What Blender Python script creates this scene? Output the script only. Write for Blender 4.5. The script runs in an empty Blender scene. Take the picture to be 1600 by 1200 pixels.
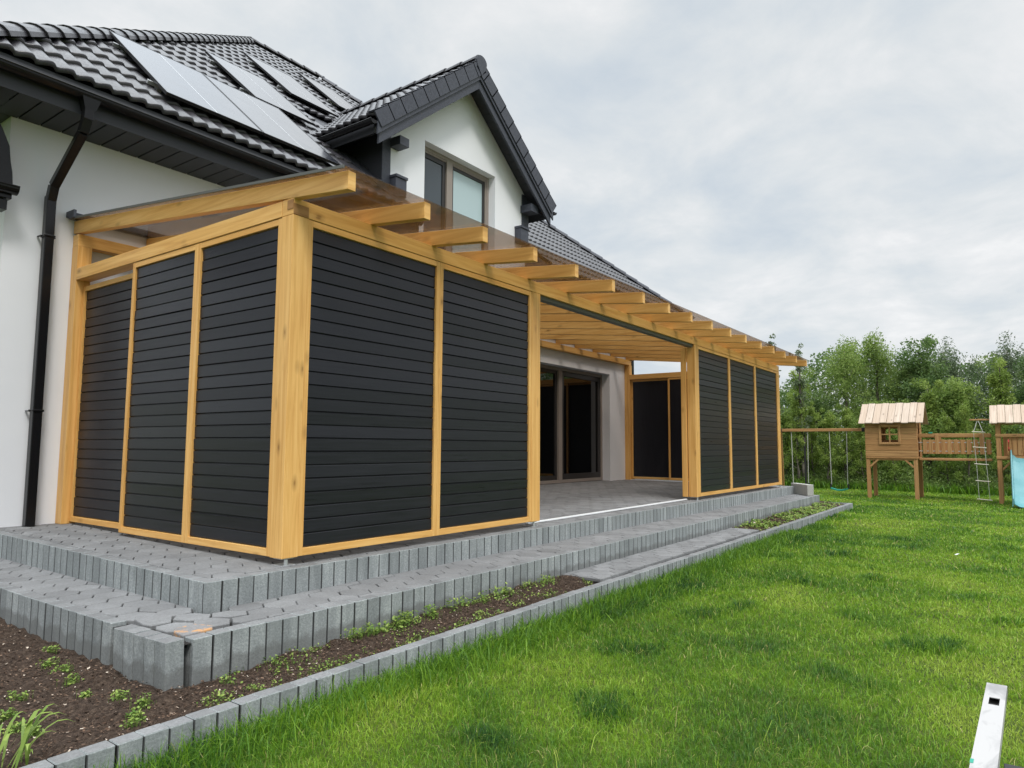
import bpy, math, random
import numpy as np
from mathutils import Vector, Matrix
random.seed(7); rng = np.random.default_rng(11)
S = bpy.context.scene
COL = S.collection
R_ = math.radians

# ------------------------------------------------------------------ camera
cam = bpy.data.cameras.new('camera'); cam_o = bpy.data.objects.new('camera', cam); COL.objects.link(cam_o)
cam.sensor_width = 36; cam.lens = 24.405; cam.clip_start = .05; cam.clip_end = 3000
RM = Matrix(((0.5865, -0.0761, -0.8064), (-0.8099, -0.0475, -0.5846), (0.0062, 0.9960, -0.0895)))
# world axes are the rows; -Z of the camera looks along +x +y
M = RM.to_4x4(); M.translation = Vector((0, 0, .88)); cam_o.matrix_world = M
S.camera = cam_o

# ------------------------------------------------------------------ world (overcast) and sun
SUN_EL, SUN_AZ = R_(52), R_(235)      # azimuth: direction towards the sun, counter-clockwise from +x
w = bpy.data.worlds.new('World'); S.world = w; w.use_nodes = True
nt = w.node_tree; nt.nodes.clear()
def N(nt, t, **k):
    n = nt.nodes.new(t)
    for a, b in k.items(): setattr(n, a, b)
    return n
def L(nt, a, b): nt.links.new(a, b)
def ramp(nt, pts, src=None):
    r = N(nt, 'ShaderNodeValToRGB'); e = r.color_ramp.elements
    while len(e) < len(pts): e.new(.5)
    for i, (p, c) in enumerate(pts):
        e[i].position = p; e[i].color = (*c, 1) if len(c) == 3 else c
    if src is not None: L(nt, src, r.inputs[0])
    return r.outputs[0]
def mathn(nt, op, a, b=None, clamp=False):
    n = N(nt, 'ShaderNodeMath', operation=op); n.use_clamp = clamp
    for i, v in enumerate((a, b)):
        if v is None: continue
        if isinstance(v, (int, float)): n.inputs[i].default_value = v
        else: L(nt, v, n.inputs[i])
    return n.outputs[0]
def mixc(nt, f, a, b, mode='MIX'):
    n = N(nt, 'ShaderNodeMix', data_type='RGBA', blend_type=mode)
    for i, v in ((0, f), (6, a), (7, b)):
        if isinstance(v, (int, float)): n.inputs[i].default_value = v
        elif isinstance(v, tuple): n.inputs[i].default_value = (*v, 1)
        else: L(nt, v, n.inputs[i])
    return n.outputs[2]
sky = N(nt, 'ShaderNodeTexSky', sky_type='NISHITA', sun_disc=False, sun_elevation=SUN_EL, sun_rotation=R_(90)-SUN_AZ)
bgs = N(nt, 'ShaderNodeBackground'); bgs.inputs[1].default_value = .10; L(nt, sky.outputs[0], bgs.inputs[0])
tc = N(nt, 'ShaderNodeTexCoord'); sx = N(nt, 'ShaderNodeSeparateXYZ'); L(nt, tc.outputs['Generated'], sx.inputs[0])
den = mathn(nt, 'ADD', mathn(nt, 'MAXIMUM', sx.outputs[2], 0), .22)
cx = N(nt, 'ShaderNodeCombineXYZ')
L(nt, mathn(nt, 'DIVIDE', sx.outputs[0], den), cx.inputs[0]); L(nt, mathn(nt, 'DIVIDE', sx.outputs[1], den), cx.inputs[1])
n1 = N(nt, 'ShaderNodeTexNoise'); n1.inputs['Scale'].default_value = 2.6; n1.inputs['Detail'].default_value = 7; n1.inputs['Roughness'].default_value = .58; n1.inputs['Distortion'].default_value = .25
n2 = N(nt, 'ShaderNodeTexNoise'); n2.inputs['Scale'].default_value = .6; n2.inputs['Detail'].default_value = 4
L(nt, cx.outputs[0], n1.inputs['Vector']); L(nt, cx.outputs[0], n2.inputs['Vector'])
den_ = mathn(nt, 'ADD', mathn(nt, 'MULTIPLY', n1.outputs[0], .62), mathn(nt, 'MULTIPLY', n2.outputs[0], .38))
ccol = ramp(nt, [(.34, (.58, .65, .72)), (.43, (.66, .715, .76)), (.505, (.745, .78, .80)), (.57, (.83, .845, .855)), (.64, (.95, .95, .95))], den_)
zen = N(nt, 'ShaderNodeMapRange'); zen.inputs[1].default_value = .57; zen.inputs[2].default_value = .95; zen.inputs[3].default_value = 1.05; zen.inputs[4].default_value = 5.2
L(nt, sx.outputs[2], zen.inputs[0])
bgc = N(nt, 'ShaderNodeBackground'); L(nt, ccol, bgc.inputs[0]); L(nt, zen.outputs[0], bgc.inputs[1])
mx = N(nt, 'ShaderNodeMixShader'); mx.inputs[0].default_value = .93; L(nt, bgs.outputs[0], mx.inputs[1]); L(nt, bgc.outputs[0], mx.inputs[2])
wo = N(nt, 'ShaderNodeOutputWorld'); L(nt, mx.outputs[0], wo.inputs[0])
sl = bpy.data.lights.new('sun', 'SUN'); sl.energy = 2.0; sl.angle = R_(14); sl.color = (1, .955, .89)
so = bpy.data.objects.new('sun', sl); COL.objects.link(so)
sd = Vector((math.cos(SUN_EL)*math.cos(SUN_AZ), math.cos(SUN_EL)*math.sin(SUN_AZ), math.sin(SUN_EL)))
so.rotation_euler = sd.to_track_quat('Z', 'Y').to_euler(); so.location = sd*30
S.view_settings.view_transform = 'Standard'; S.view_settings.look = 'None'; S.view_settings.exposure = 0; S.view_settings.gamma = 1
try:
    S.cycles.max_bounces = 8; S.cycles.transparent_max_bounces = 16; S.cycles.use_denoising = True
except Exception: pass

# ------------------------------------------------------------------ materials
def mat(name, base=(.5,.5,.5), rough=.6, spec=.5, metal=0):
    m = bpy.data.materials.new(name); m.use_nodes = True
    b = m.node_tree.nodes['Principled BSDF']
    b.inputs['Base Color'].default_value = (*base, 1); b.inputs['Roughness'].default_value = rough
    b.inputs['Specular IOR Level'].default_value = spec; b.inputs['Metallic'].default_value = metal
    return m, m.node_tree, b
def noise(nt, vec, scale, detail=4, rough=.5, dist=0):
    n = N(nt, 'ShaderNodeTexNoise'); n.inputs['Scale'].default_value = scale; n.inputs['Detail'].default_value = detail
    n.inputs['Roughness'].default_value = rough; n.inputs['Distortion'].default_value = dist
    if vec is not None: L(nt, vec, n.inputs['Vector'])
    return n.outputs[0]
def geo(nt): return N(nt, 'ShaderNodeNewGeometry').outputs['Position']
def mapping(nt, vec, sc):
    m = N(nt, 'ShaderNodeMapping'); m.inputs['Scale'].default_value = sc; L(nt, vec, m.inputs[0]); return m.outputs[0]
def bump(nt, b, h, strength=.3, dist=.01):
    n = N(nt, 'ShaderNodeBump'); n.inputs['Strength'].default_value = strength; n.inputs['Distance'].default_value = dist
    L(nt, h, n.inputs['Height']); L(nt, n.outputs[0], b.inputs['Normal'])
def uv(nt): return N(nt, 'ShaderNodeTexCoord').outputs['UV']

def wood(name, light, mid, dark, rough=.5, knots=True, spec=.35):
    m, t, b = mat(name, mid, rough, spec)
    u = uv(t)
    g1 = noise(t, mapping(t, u, (1.2, 26, 1)), 1, 5, .6, .6)
    g2 = noise(t, mapping(t, u, (.5, 5, 1)), 1, 3, .5, .3)
    c = ramp(t, [(.34, dark), (.5, mid), (.63, light)], g1)
    c = mixc(t, mathn(t, 'MULTIPLY', g2, .55), c, light)
    at = N(t, 'ShaderNodeAttribute', attribute_name='tone')
    c = mixc(t, mathn(t, 'MULTIPLY', at.outputs['Fac'], .45), c, tuple(x*y for x, y in zip(mid, (.86, .74, .6))))
    if knots:
        v = N(t, 'ShaderNodeTexVoronoi', feature='F1'); v.inputs['Scale'].default_value = 1.0
        L(t, mapping(t, u, (3.4, 8, 1)), v.inputs['Vector'])
        v2 = N(t, 'ShaderNodeSeparateColor'); L(t, v.outputs['Color'], v2.inputs[0])
        k = ramp(t, [(.05, (1, 1, 1)), (.10, (.5, .5, .5)), (.26, (0, 0, 0))], v.outputs['Distance'])
        k = mathn(t, 'MULTIPLY', k, mathn(t, 'GREATER_THAN', v2.outputs[0], .62))
        c = mixc(t, mathn(t, 'MULTIPLY', k, .8), c, tuple(x*.42 for x in dark))
    L(t, c, b.inputs['Base Color']); bump(t, b, g1, .12, .004)
    return m
M_wood = wood('honey_stained_spruce', (.80, .495, .180), (.70, .395, .118), (.54, .26, .062), .42)
M_playwood = wood('weathered_play_timber', (.46, .265, .115), (.36, .195, .08), (.20, .10, .042), .7)
M_rooflath = wood('pale_roof_boards', (.50, .425, .355), (.43, .35, .285), (.30, .23, .18), .75)

def m_slat():
    m, t, b = mat('black_painted_slats', (.012, .0125, .014), .33, .45); b.inputs['Specular Tint'].default_value = (.88, .91, 1, 1)
    u = uv(t); g = noise(t, mapping(t, u, (2, 60, 1)), 1, 5, .65, .5)
    L(t, ramp(t, [(.3, (.0055, .0055, .0080)), (.7, (.0140, .0140, .0190))], g), b.inputs['Base Color'])
    at = N(t, 'ShaderNodeAttribute', attribute_name='tone'); L(t, mathn(t, 'ADD', ramp(t, [(.3, (.25,)*3), (.7, (.38,)*3)], g), mathn(t, 'MULTIPLY', at.outputs['Fac'], .12)), b.inputs['Roughness']); bump(t, b, g, .22, .002)
    return m
M_slat = m_slat()
def m_plaster():
    m, t, b = mat('white_plaster', (.77, .78, .77), .9, .2)
    p = geo(t); n = noise(t, p, 260, 3, .6); n2 = noise(t, p, .8, 4)
    L(t, ramp(t, [(.3, (.715, .735, .775)), (.7, (.77, .785, .82))], n2), b.inputs['Base Color']); bump(t, b, n, .25, .003)
    return m
M_plaster = m_plaster()
def m_tile():
    m, t, b = mat('anthracite_glazed_tile', (.03, .03, .034), .27, .6); b.inputs['IOR'].default_value = 1.42
    p = geo(t); n = noise(t, p, 3, 5, .6); n2 = noise(t, p, 45, 4, .6)
    c = ramp(t, [(.3, (.022, .021, .026)), (.75, (.048, .046, .052))], n)
    L(t, c, b.inputs['Base Color']); L(t, ramp(t, [(.35, (.26,)*3), (.7, (.44,)*3)], n2), b.inputs['Roughness'])
    bump(t, b, n2, .06, .004)
    return m
M_tile = m_tile()
M_gutter, _, _ = mat('black_gutter_steel', (.007, .007, .008), .25, .3)
M_anth, t, b = mat('anthracite_board', (.045, .05, .068), .5, .4)
n = noise(t, geo(t), 25, 4); L(t, ramp(t, [(.3, (.036, .040, .054)), (.7, (.056, .062, .082))], n), b.inputs['Base Color'])
M_soffit, _, _ = mat('dark_soffit_board', (.034, .036, .044), .5, .4)
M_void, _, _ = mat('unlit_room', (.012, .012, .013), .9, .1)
def m_panel():
    m, t, b = mat('solar_cells', (.012, .014, .022), .13, 1.0); b.inputs['IOR'].default_value = 1.75; b.inputs['Specular Tint'].default_value = (.84, .79, .76, 1)
    L(t, ramp(t, [(.3, (.11,)*3), (.7, (.19,)*3)], noise(t, geo(t), 4, 3)), b.inputs['Roughness'])
    return m
M_panel = m_panel()
M_alu, t, b = mat('brushed_aluminium', (.62, .63, .64), .35, .5, .8)
M_alud, _, _ = mat('black_anodised_frame', (.02, .02, .022), .35, .5, .3)
def m_glass(name, base, rough=.02):
    m, t, b = mat(name, base, rough, .7); b.inputs['IOR'].default_value = 1.5
    return m
M_glass = m_glass('dark_window_glass', (.003, .0035, .004))
M_glassb = m_glass('curtained_window_glass', (.035, .05, .062), .04)
M_glasst = m_glass('sky_reflection_glass', (.40, .52, .55), .05)  # pale base colour stands in for sky reflected in the right dormer pane
M_frame, _, _ = mat('taupe_window_frame', (.27, .235, .21), .5, .4)
M_framed, _, _ = mat('dark_sash_frame', (.03, .028, .028), .4, .4)
def m_conc(name, lo, hi, streak=True, sc=1.0):
    m, t, b = mat(name, hi, .85, .25)
    p = geo(t); a = noise(t, p, 55*sc, 5, .7); s = noise(t, mapping(t, p, (11, 11, 2.2)), 1, 4, .6)
    v = noise(t, p, 4, 4)
    at = N(t, 'ShaderNodeAttribute', attribute_name='tone')
    f = mathn(t, 'ADD', mathn(t, 'MULTIPLY', a, .58), mathn(t, 'MULTIPLY', s if streak else v, .42))
    c = ramp(t, [(.30, lo), (.52, tuple((x+y)/2 for x, y in zip(lo, hi))), (.66, hi)], f)
    c = mixc(t, mathn(t, 'MULTIPLY', at.outputs['Fac'], .35), c, tuple(x*.55 for x in lo))
    sp = ramp(t, [(.60, (0, 0, 0)), (.68, (1, 1, 1))], noise(t, p, 130, 2, .6))
    c = mixc(t, mathn(t, 'MULTIPLY', sp, .35), c, tuple(x*.45 for x in lo))
    L(t, c, b.inputs['Base Color']); bump(t, b, a, .5, .006)
    return m
M_kerb = m_conc('kerb_concrete', (.15, .168, .175), (.42, .45, .455), True, 1.3)
t = M_kerb.node_tree; b = t.nodes['Principled BSDF']; src = b.inputs['Base Color'].links[0].from_socket
sp_ = N(t, 'ShaderNodeSeparateXYZ'); L(t, geo(t), sp_.inputs[0])
dm = N(t, 'ShaderNodeMapRange'); dm.inputs[1].default_value = -.30; dm.inputs[2].default_value = -.335
L(t, mathn(t, 'ADD', sp_.outputs[2], mathn(t, 'MULTIPLY', mathn(t, 'SUBTRACT', noise(t, geo(t), 7, 4), .5), -.16)), dm.inputs[0])
L(t, mixc(t, mathn(t, 'MULTIPLY', mathn(t, 'MULTIPLY', dm.outputs[0], .62), mathn(t, 'GREATER_THAN', sp_.outputs[1], 3.5)), src, (.115, .118, .115)), b.inputs['Base Color'])
M_pave = m_conc('hexagon_paver_concrete', (.150, .153, .157), (.265, .272, .280), False)
M_paver_rust = m_conc('rust_marked_paver', (.16, .16, .165), (.28, .28, .285), False)
t = M_paver_rust.node_tree; b = t.nodes['Principled BSDF']
src = b.inputs['Base Color'].links[0].from_socket
rr = ramp(t, [(.52, (0, 0, 0)), (.60, (1, 1, 1))], noise(t, geo(t), 13, 4, .6))
L(t, mixc(t, mathn(t, 'MULTIPLY', rr, .8), src, (.52, .27, .10)), b.inputs['Base Color'])
M_joint, _, _ = mat('joint_sand_and_shade', (.028, .027, .026), .95, .1)  # bed sand; also darkens kerb block sides as painted joint shade
M_joint_shade, _, _ = mat('painted_joint_shade', (.075, .08, .082), .95, .1)  # shadow of the block chamfers, put into the colour as dark grey
M_block = m_conc('pale_concrete_block', (.33, .33, .31), (.46, .46, .43), False)
def m_soil():
    m, t, b = mat('dark_garden_soil', (.08, .055, .04), .95, .15)
    p = geo(t); a = noise(t, p, 38, 6, .75); g = noise(t, p, 140, 3, .7)
    c = ramp(t, [(.32, (.024, .017, .013)), (.5, (.060, .042, .032)), (.66, (.115, .084, .063))], a)
    c = mixc(t, ramp(t, [(.64, (0, 0, 0)), (.72, (.8,)*3)], g), c, (.30, .22, .16))
    L(t, c, b.inputs['Base Color']); bump(t, b, a, .9, .03)
    return m
M_soil = m_soil()
M_chip, t, b = mat('bark_chips', (.12, .07, .045), .9, .2)
at = N(t, 'ShaderNodeAttribute', attribute_name='tone')
L(t, ramp(t, [(0, (.028, .018, .012)), (.6, (.085, .052, .035)), (.9, (.20, .135, .095)), (1, (.55, .48, .40))], at.outputs['Fac']), b.inputs['Base Color'])
def m_leafy(name, pts, trans=.35, rough=.5, pos_noise=None):
    m = bpy.data.materials.new(name); m.use_nodes = True; t = m.node_tree; b = t.nodes['Principled BSDF']
    at = N(t, 'ShaderNodeAttribute', attribute_name='tone')
    c = ramp(t, pts, at.outputs['Fac'])
    b.inputs['Roughness'].default_value = rough; b.inputs['Specular IOR Level'].default_value = .3
    L(t, c, b.inputs['Base Color'])
    tr = N(t, 'ShaderNodeBsdfTranslucent'); L(t, c, tr.inputs[0])
    mxs = N(t, 'ShaderNodeMixShader'); mxs.inputs[0].default_value = trans
    L(t, b.outputs[0], mxs.inputs[1]); L(t, tr.outputs[0], mxs.inputs[2])
    L(t, mxs.outputs[0], t.nodes['Material Output'].inputs[0])
    return m
M_grass = m_leafy('lawn_grass_blades', [(0, (.030, .095, .022)), (.35, (.098, .222, .020)), (.7, (.22, .375, .028)), (.93, (.33, .44, .06)), (1, (.50, .43, .20))], .40, .45)
M_seed = m_leafy('seedling_leaves', [(0, (.10, .20, .035)), (1, (.34, .44, .10))], .35)
M_leaf = [m_leafy('willow_leaves', [(0, (.08, .14, .035)), (.5, (.19, .285, .065)), (1, (.34, .43, .12))], .5),
          m_leafy('alder_leaves', [(0, (.055, .105, .035)), (.5, (.13, .215, .065)), (1, (.25, .34, .11))], .45),
          m_leafy('birch_leaves', [(0, (.11, .17, .035)), (.5, (.22, .32, .06)), (1, (.37, .45, .12))], .45),
          m_leafy('grey_green_leaves', [(0, (.065, .10, .055)), (.5, (.13, .18, .095)), (1, (.22, .27, .15))], .4)]
M_bark, t, b = mat('tree_bark', (.12, .10, .08), .9, .2)
L(t, ramp(t, [(.35, (.06, .05, .04)), (.7, (.22, .20, .17))], noise(t, mapping(t, geo(t), (8, 8, 2)), 1, 5)), b.inputs['Base Color'])
M_lawn, t, b = mat('lawn_ground', (.06, .11, .02), .95, .1)
n = noise(t, geo(t), 2.2, 6, .6); n_ = noise(t, geo(t), 60, 4, .7)
L(t, mixc(t, mathn(t, 'MULTIPLY', n_, .6), ramp(t, [(.3, (.035, .075, .015)), (.7, (.12, .17, .030))], n), (.07, .065, .025)), b.inputs['Base Color'])
bump(t, b, n_, .8, .03)
def m_tint():
    m = bpy.data.materials.new('bronze_tinted_sheet'); m.use_nodes = True; t = m.node_tree; t.nodes.clear()
    o = N(t, 'ShaderNodeOutputMaterial'); tr = N(t, 'ShaderNodeBsdfTransparent'); tr.inputs[0].default_value = (.775, .74, .71, 1)
    gl = N(t, 'ShaderNodeBsdfGlossy'); gl.inputs[0].default_value = (.8, .78, .76, 1); gl.inputs['Roughness'].default_value = .06
    df = N(t, 'ShaderNodeBsdfDiffuse'); df.inputs[0].default_value = (.15, .13, .115, 1)
    lw = N(t, 'ShaderNodeFresnel'); lw.inputs[0].default_value = 1.42
    m1 = N(t, 'ShaderNodeMixShader'); m1.inputs[0].default_value = .07; L(t, tr.outputs[0], m1.inputs[1]); L(t, df.outputs[0], m1.inputs[2])
    m2 = N(t, 'ShaderNodeMixShader'); L(t, mathn(t, 'MULTIPLY', lw.outputs[0], .45), m2.inputs[0]); L(t, m1.outputs[0], m2.inputs[1]); L(t, gl.outputs[0], m2.inputs[2])
    L(t, m2.outputs[0], o.inputs[0]); return m
M_tint = m_tint()
M_galv, _, _ = mat('galvanised_steel', (.55, .57, .58), .4, .5, .7)
M_white, t, b = mat('white_lacquered_metal', (.5, .5, .5), .5, .3)
nn = noise(t, mapping(t, geo(t), (3.2, 9, 1)), 1, 5, .6, 1.2)
L(t, mixc(t, ramp(t, [(.50, (0, 0, 0)), (.64, (.55,)*3)], nn), (.40, .395, .395), (.13, .13, .135)), b.inputs['Base Color'])
M_track, _, _ = mat('white_floor_track', (.80, .82, .84), .4, .5)
M_black, _, _ = mat('black_plastic', (.02, .02, .022), .5, .4)
M_green, _, _ = mat('green_swing_plastic', (.02, .28, .20), .4, .5)
M_slide, t, b = mat('faded_turquoise_plastic', (.16, .42, .45), .4, .4)
L(t, ramp(t, [(.3, (.085, .26, .29)), (.7, (.15, .34, .37))], noise(t, geo(t), 2.5, 4)), b.inputs['Base Color'])
M_rope, _, _ = mat('pale_rope', (.42, .42, .40), .8, .2)
M_rung, _, _ = mat('pale_rung_wood', (.58, .53, .44), .7, .3)
M_red, _, _ = mat('red_plastic', (.40, .03, .03), .5, .4)
M_dull, _, _ = mat('grey_lamp_housing', (.10, .105, .10), .5, .4)
M_paper, _, _ = mat('white_paper', (.75, .76, .78), .8, .2)

# ------------------------------------------------------------------ mesh helpers
class MB:
    def __init__(s): s.v = []; s.f = []; s.uv = []; s.tone = []; s.mi = []
    def poly(s, pts, uvs=None, tone=0., mi=0):
        i = len(s.v); s.v += [tuple(p) for p in pts]; s.f.append(tuple(range(i, i+len(pts))))
        s.uv.append(uvs if uvs else [(p[0], p[2]) for p in pts]); s.tone.append(tone); s.mi.append(mi)
    def hexa(s, c, tone=None, bevel=0, mi=0):
        """box from 8 corners: c[i][j][k]; long axis found for the grain"""
        P = {(i, j, k): Vector(c[i*4+j*2+k]) for i in (0, 1) for j in (0, 1) for k in (0, 1)}
        ax = [(P[1,0,0]-P[0,0,0]), (P[0,1,0]-P[0,0,0]), (P[0,0,1]-P[0,0,0])]
        ln = [a.length for a in ax]; la = ln.index(max(ln))
        o = P[0,0,0]; ou, ov = random.random()*50, random.random()*50
        if tone is None: tone = random.random()
        dirs = [a.normalized() if a.length > 1e-9 else Vector((1,0,0)) for a in ax]
        faces = [((0,0,0),(0,0,1),(0,1,1),(0,1,0)), ((1,0,0),(1,1,0),(1,1,1),(1,0,1)),
                 ((0,0,0),(1,0,0),(1,0,1),(0,0,1)), ((0,1,0),(0,1,1),(1,1,1),(1,1,0)),
                 ((0,0,0),(0,1,0),(1,1,0),(1,0,0)), ((0,0,1),(1,0,1),(1,1,1),(0,1,1))]
        base = len(s.v); order = list(P.keys()); s.v += [tuple(P[k]) for k in order]
        idx = {k: base+i for i, k in enumerate(order)}
        for fi, f in enumerate(faces):
            na = fi//2
            others = [a for a in (0, 1, 2) if a != na]
            ua = la if la in others else others[0]
            va = [a for a in others if a != ua][0]
            s.f.append(tuple(idx[k] for k in f))
            s.uv.append([(ou+(P[k]-o).dot(dirs[ua]), ov+fi*.37+(P[k]-o).dot(dirs[va])) for k in f]); s.tone.append(tone); s.mi.append(mi)
    def box(s, x0, x1, y0, y1, z0, z1, tone=None, mi=0):
        s.hexa([(x, y, z) for x in (x0, x1) for y in (y0, y1) for z in (z0, z1)], tone, mi=mi)
    def obox(s, c, size, rot=(0, 0, 0), tone=None, mi=0):
        from mathutils import Euler
        m = Euler(rot).to_matrix(); c = Vector(c)
        s.hexa([c+m@Vector((i*size[0]/2, j*size[1]/2, k*size[2]/2)) for i in (-1, 1) for j in (-1, 1) for k in (-1, 1)], tone, mi=mi)
    def bar(s, a, b, wx, wz, up=(0, 0, 1), tone=None):
        a, b = Vector(a), Vector(b); d = (b-a).normalized(); u = Vector(up); r = d.cross(u)
        if r.length < 1e-4: r = Vector((1, 0, 0))
        r.normalize(); u = r.cross(d)
        s.hexa([p + r*i*wx/2 + u*k*wz/2 for p in (a, b) for i in (-1, 1) for k in (-1, 1)], tone)
    def tube(s, pts, r, n=8, tone=0., cap=True):
        pts = [Vector(p) for p in pts]; rs = r if isinstance(r, (list, tuple)) else [r]*len(pts)
        rings = []; base = len(s.v)
        for i, p in enumerate(pts):
            d = (pts[min(i+1, len(pts)-1)]-pts[max(i-1, 0)]).normalized()
            a = d.cross(Vector((0, 0, 1)));
            if a.length < .05: a = d.cross(Vector((1, 0, 0)))
            a.normalize(); b = d.cross(a)
            for k in range(n):
                t = 2*math.pi*k/n; s.v.append(tuple(p + (a*math.cos(t)+b*math.sin(t))*rs[i]))
        for i in range(len(pts)-1):
            for k in range(n):
                q = (base+i*n+k, base+i*n+(k+1) % n, base+(i+1)*n+(k+1) % n, base+(i+1)*n+k)
                s.f.append(q); s.uv.append([(i, k/n), (i, (k+1)/n), (i+1, (k+1)/n), (i+1, k/n)]); s.tone.append(tone); s.mi.append(0)
        if cap:
            for o, rev in ((base, True), (base+(len(pts)-1)*n, False)):
                q = list(range(o, o+n)); q = q[::-1] if rev else q
                s.f.append(tuple(q)); s.uv.append([(0, 0)]*n); s.tone.append(tone); s.mi.append(0)
    def prism(s, poly, d, tone=0.):
        """extrude a planar polygon (list of points) by vector d"""
        d = Vector(d); p = [Vector(q) for q in poly]; q = [a+d for a in p]
        s.poly(p, [(a[0]+a[1], a[2]) for a in p], tone); s.poly(q[::-1], [(a[0]+a[1], a[2]) for a in q[::-1]], tone)
        for i in range(len(p)):
            j = (i+1) % len(p); s.poly([p[j], p[i], q[i], q[j]], None, tone)
    def build(s, name, m, parent=None, bevel=0, smooth=False, auto=None):
        me = bpy.data.meshes.new(name); off = Vector((0, 0, 0))
        if parent is not None:
            pp = parent
            while pp is not None: off = off + pp.location; pp = pp.parent
        vs = [(a-off.x, b-off.y, c-off.z) for a, b, c in s.v]
        me.from_pydata(vs, [], s.f)
        ul = me.uv_layers.new(name='UVMap'); flat = [c for f in s.uv for u in f for c in u]; ul.data.foreach_set('uv', flat)
        at = me.attributes.new('tone', 'FLOAT', 'FACE'); at.data.foreach_set('value', s.tone)
        ms = m if isinstance(m, (list, tuple)) else [m]
        for x in ms: me.materials.append(x)
        if len(ms) > 1: me.polygons.foreach_set('material_index', s.mi)
        if smooth: me.polygons.foreach_set('use_smooth', [True]*len(me.polygons))
        me.update()
        o = bpy.data.objects.new(name, me); COL.objects.link(o)
        if parent is not None: o.parent = parent
        if bevel:
            bv = o.modifiers.new('bevel', 'BEVEL'); bv.width = bevel; bv.segments = 2; bv.limit_method = 'ANGLE'; bv.harden_normals = False
        return o
def np_mesh(name, V, F, m, parent=None, tone=None, smooth=False):
    me = bpy.data.meshes.new(name); nv, nf = len(V), len(F); k = F.shape[1]
    me.vertices.add(nv); me.vertices.foreach_set('co', V.astype(np.float32).ravel())
    me.loops.add(nf*k); me.loops.foreach_set('vertex_index', F.astype(np.int32).ravel())
    me.polygons.add(nf); me.polygons.foreach_set('loop_start', (np.arange(nf)*k).astype(np.int32))
    try: me.polygons.foreach_set('loop_total', np.full(nf, k, np.int32))
    except Exception: pass
    me.update(calc_edges=True)
    if tone is not None:
        at = me.attributes.new('tone', 'FLOAT', 'FACE'); at.data.foreach_set('value', tone.astype(np.float32))
    if smooth: me.polygons.foreach_set('use_smooth', np.ones(nf, bool))
    me.materials.append(m)
    if name is None: return me
    o = bpy.data.objects.new(name, me); COL.objects.link(o)
    if parent is not None: o.parent = parent
    return o
def thing(name, label, cat, loc=(0, 0, 0), group=None):
    o = bpy.data.objects.new(name, None); COL.objects.link(o); o.location = loc; o.empty_display_size = .1
    tag(o, label, cat, group); return o
def tag(o, label, cat=None, group=None):
    o['label'] = label
    if cat: o['category'] = cat
    if group: o['group'] = group
    return o
def struct(o, kind='structure'): o['kind'] = kind; return o
def setorigin(o, loc):
    loc = Vector(loc); o.data.transform(Matrix.Translation(-loc)); o.location = loc; return o
def recalc(o):
    import bmesh
    bm = bmesh.new(); bm.from_mesh(o.data); bmesh.ops.recalc_face_normals(bm, faces=bm.faces); bm.to_mesh(o.data); bm.free(); return o

# numpy value noise
_tab = rng.random((256, 256))
def vnoise(x, y, s=1., o=0):
    x = np.asarray(x)*s+37.3+o*13.7; y = np.asarray(y)*s+91.7+o*7.1
    xi = np.floor(x).astype(int); yi = np.floor(y).astype(int); fx = x-xi; fy = y-yi
    fx = fx*fx*(3-2*fx); fy = fy*fy*(3-2*fy)
    g = lambda a, b: _tab[a % 256, b % 256]
    return (g(xi, yi)*(1-fx)+g(xi+1, yi)*fx)*(1-fy)+(g(xi, yi+1)*(1-fx)+g(xi+1, yi+1)*fx)*fy

# ================================================================== GROUND
LZ = -.55
def lawn_z(x, y): return LZ + .03*(vnoise(x, y, .5)-.5) + .02*(vnoise(x, y, 1.7, 3)-.5)
gx = np.concatenate([[-400, -60], np.linspace(-8, 40, 193), [60, 120, 500]]); gy = np.concatenate([[-500, -60], np.linspace(-14, 30, 177), [60, 500]])
X, Y = np.meshgrid(gx, gy, indexing='ij'); Z = lawn_z(X, Y)
def grid_faces(n, m):
    i, j = np.meshgrid(np.arange(n-1), np.arange(m-1), indexing='ij'); a = i*m+j
    return np.stack([a, a+m, a+m+1, a+1], -1).reshape(-1, 4)
lawn = np_mesh('lawn', np.stack([X, Y, Z], -1).reshape(-1, 3), grid_faces(*X.shape), M_lawn, smooth=True)
struct(lawn)

# soil beds
EZ = -.395      # top of the garden edging
EY = 3.165      # outer face of the edging
def soil_z(x, y):
    base = -.435+.055*np.clip((x-1.8)/2.0, 0, 1)*np.clip((y-3.25)/.35, 0, 1) + .03*np.clip((y-3.7)/3, 0, 1)*(x < 2.1)
    return base + .045*(vnoise(x, y, 5)-.5)+.03*(vnoise(x, y, 13, 2)-.5)+.018*(vnoise(x, y, 31, 5)-.5)
def soil(name, x0, x1, y0, y1, st):
    a = np.arange(x0, x1+st, st); b_ = np.arange(y0, y1+st, st); X, Y = np.meshgrid(a, b_, indexing='ij')
    V = np.stack([X, Y, soil_z(X, Y)], -1).reshape(-1, 3)
    V = np.vstack([V]); return struct(np_mesh(name, V, grid_faces(*X.shape), M_soil, smooth=True))
soil('soil_bed', -2.2, 2.05, EY+.085, 9.0, .022)
soil('soil_strip', 2.05, 5.95, EY+.085, 3.72, .022)
soil('soil_strip_far', 11.0, 17.9, EY+.085, 3.72, .05)
soil('soil_bed_far', 17.0, 17.9, 3.72, 6.5, .05)
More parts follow.
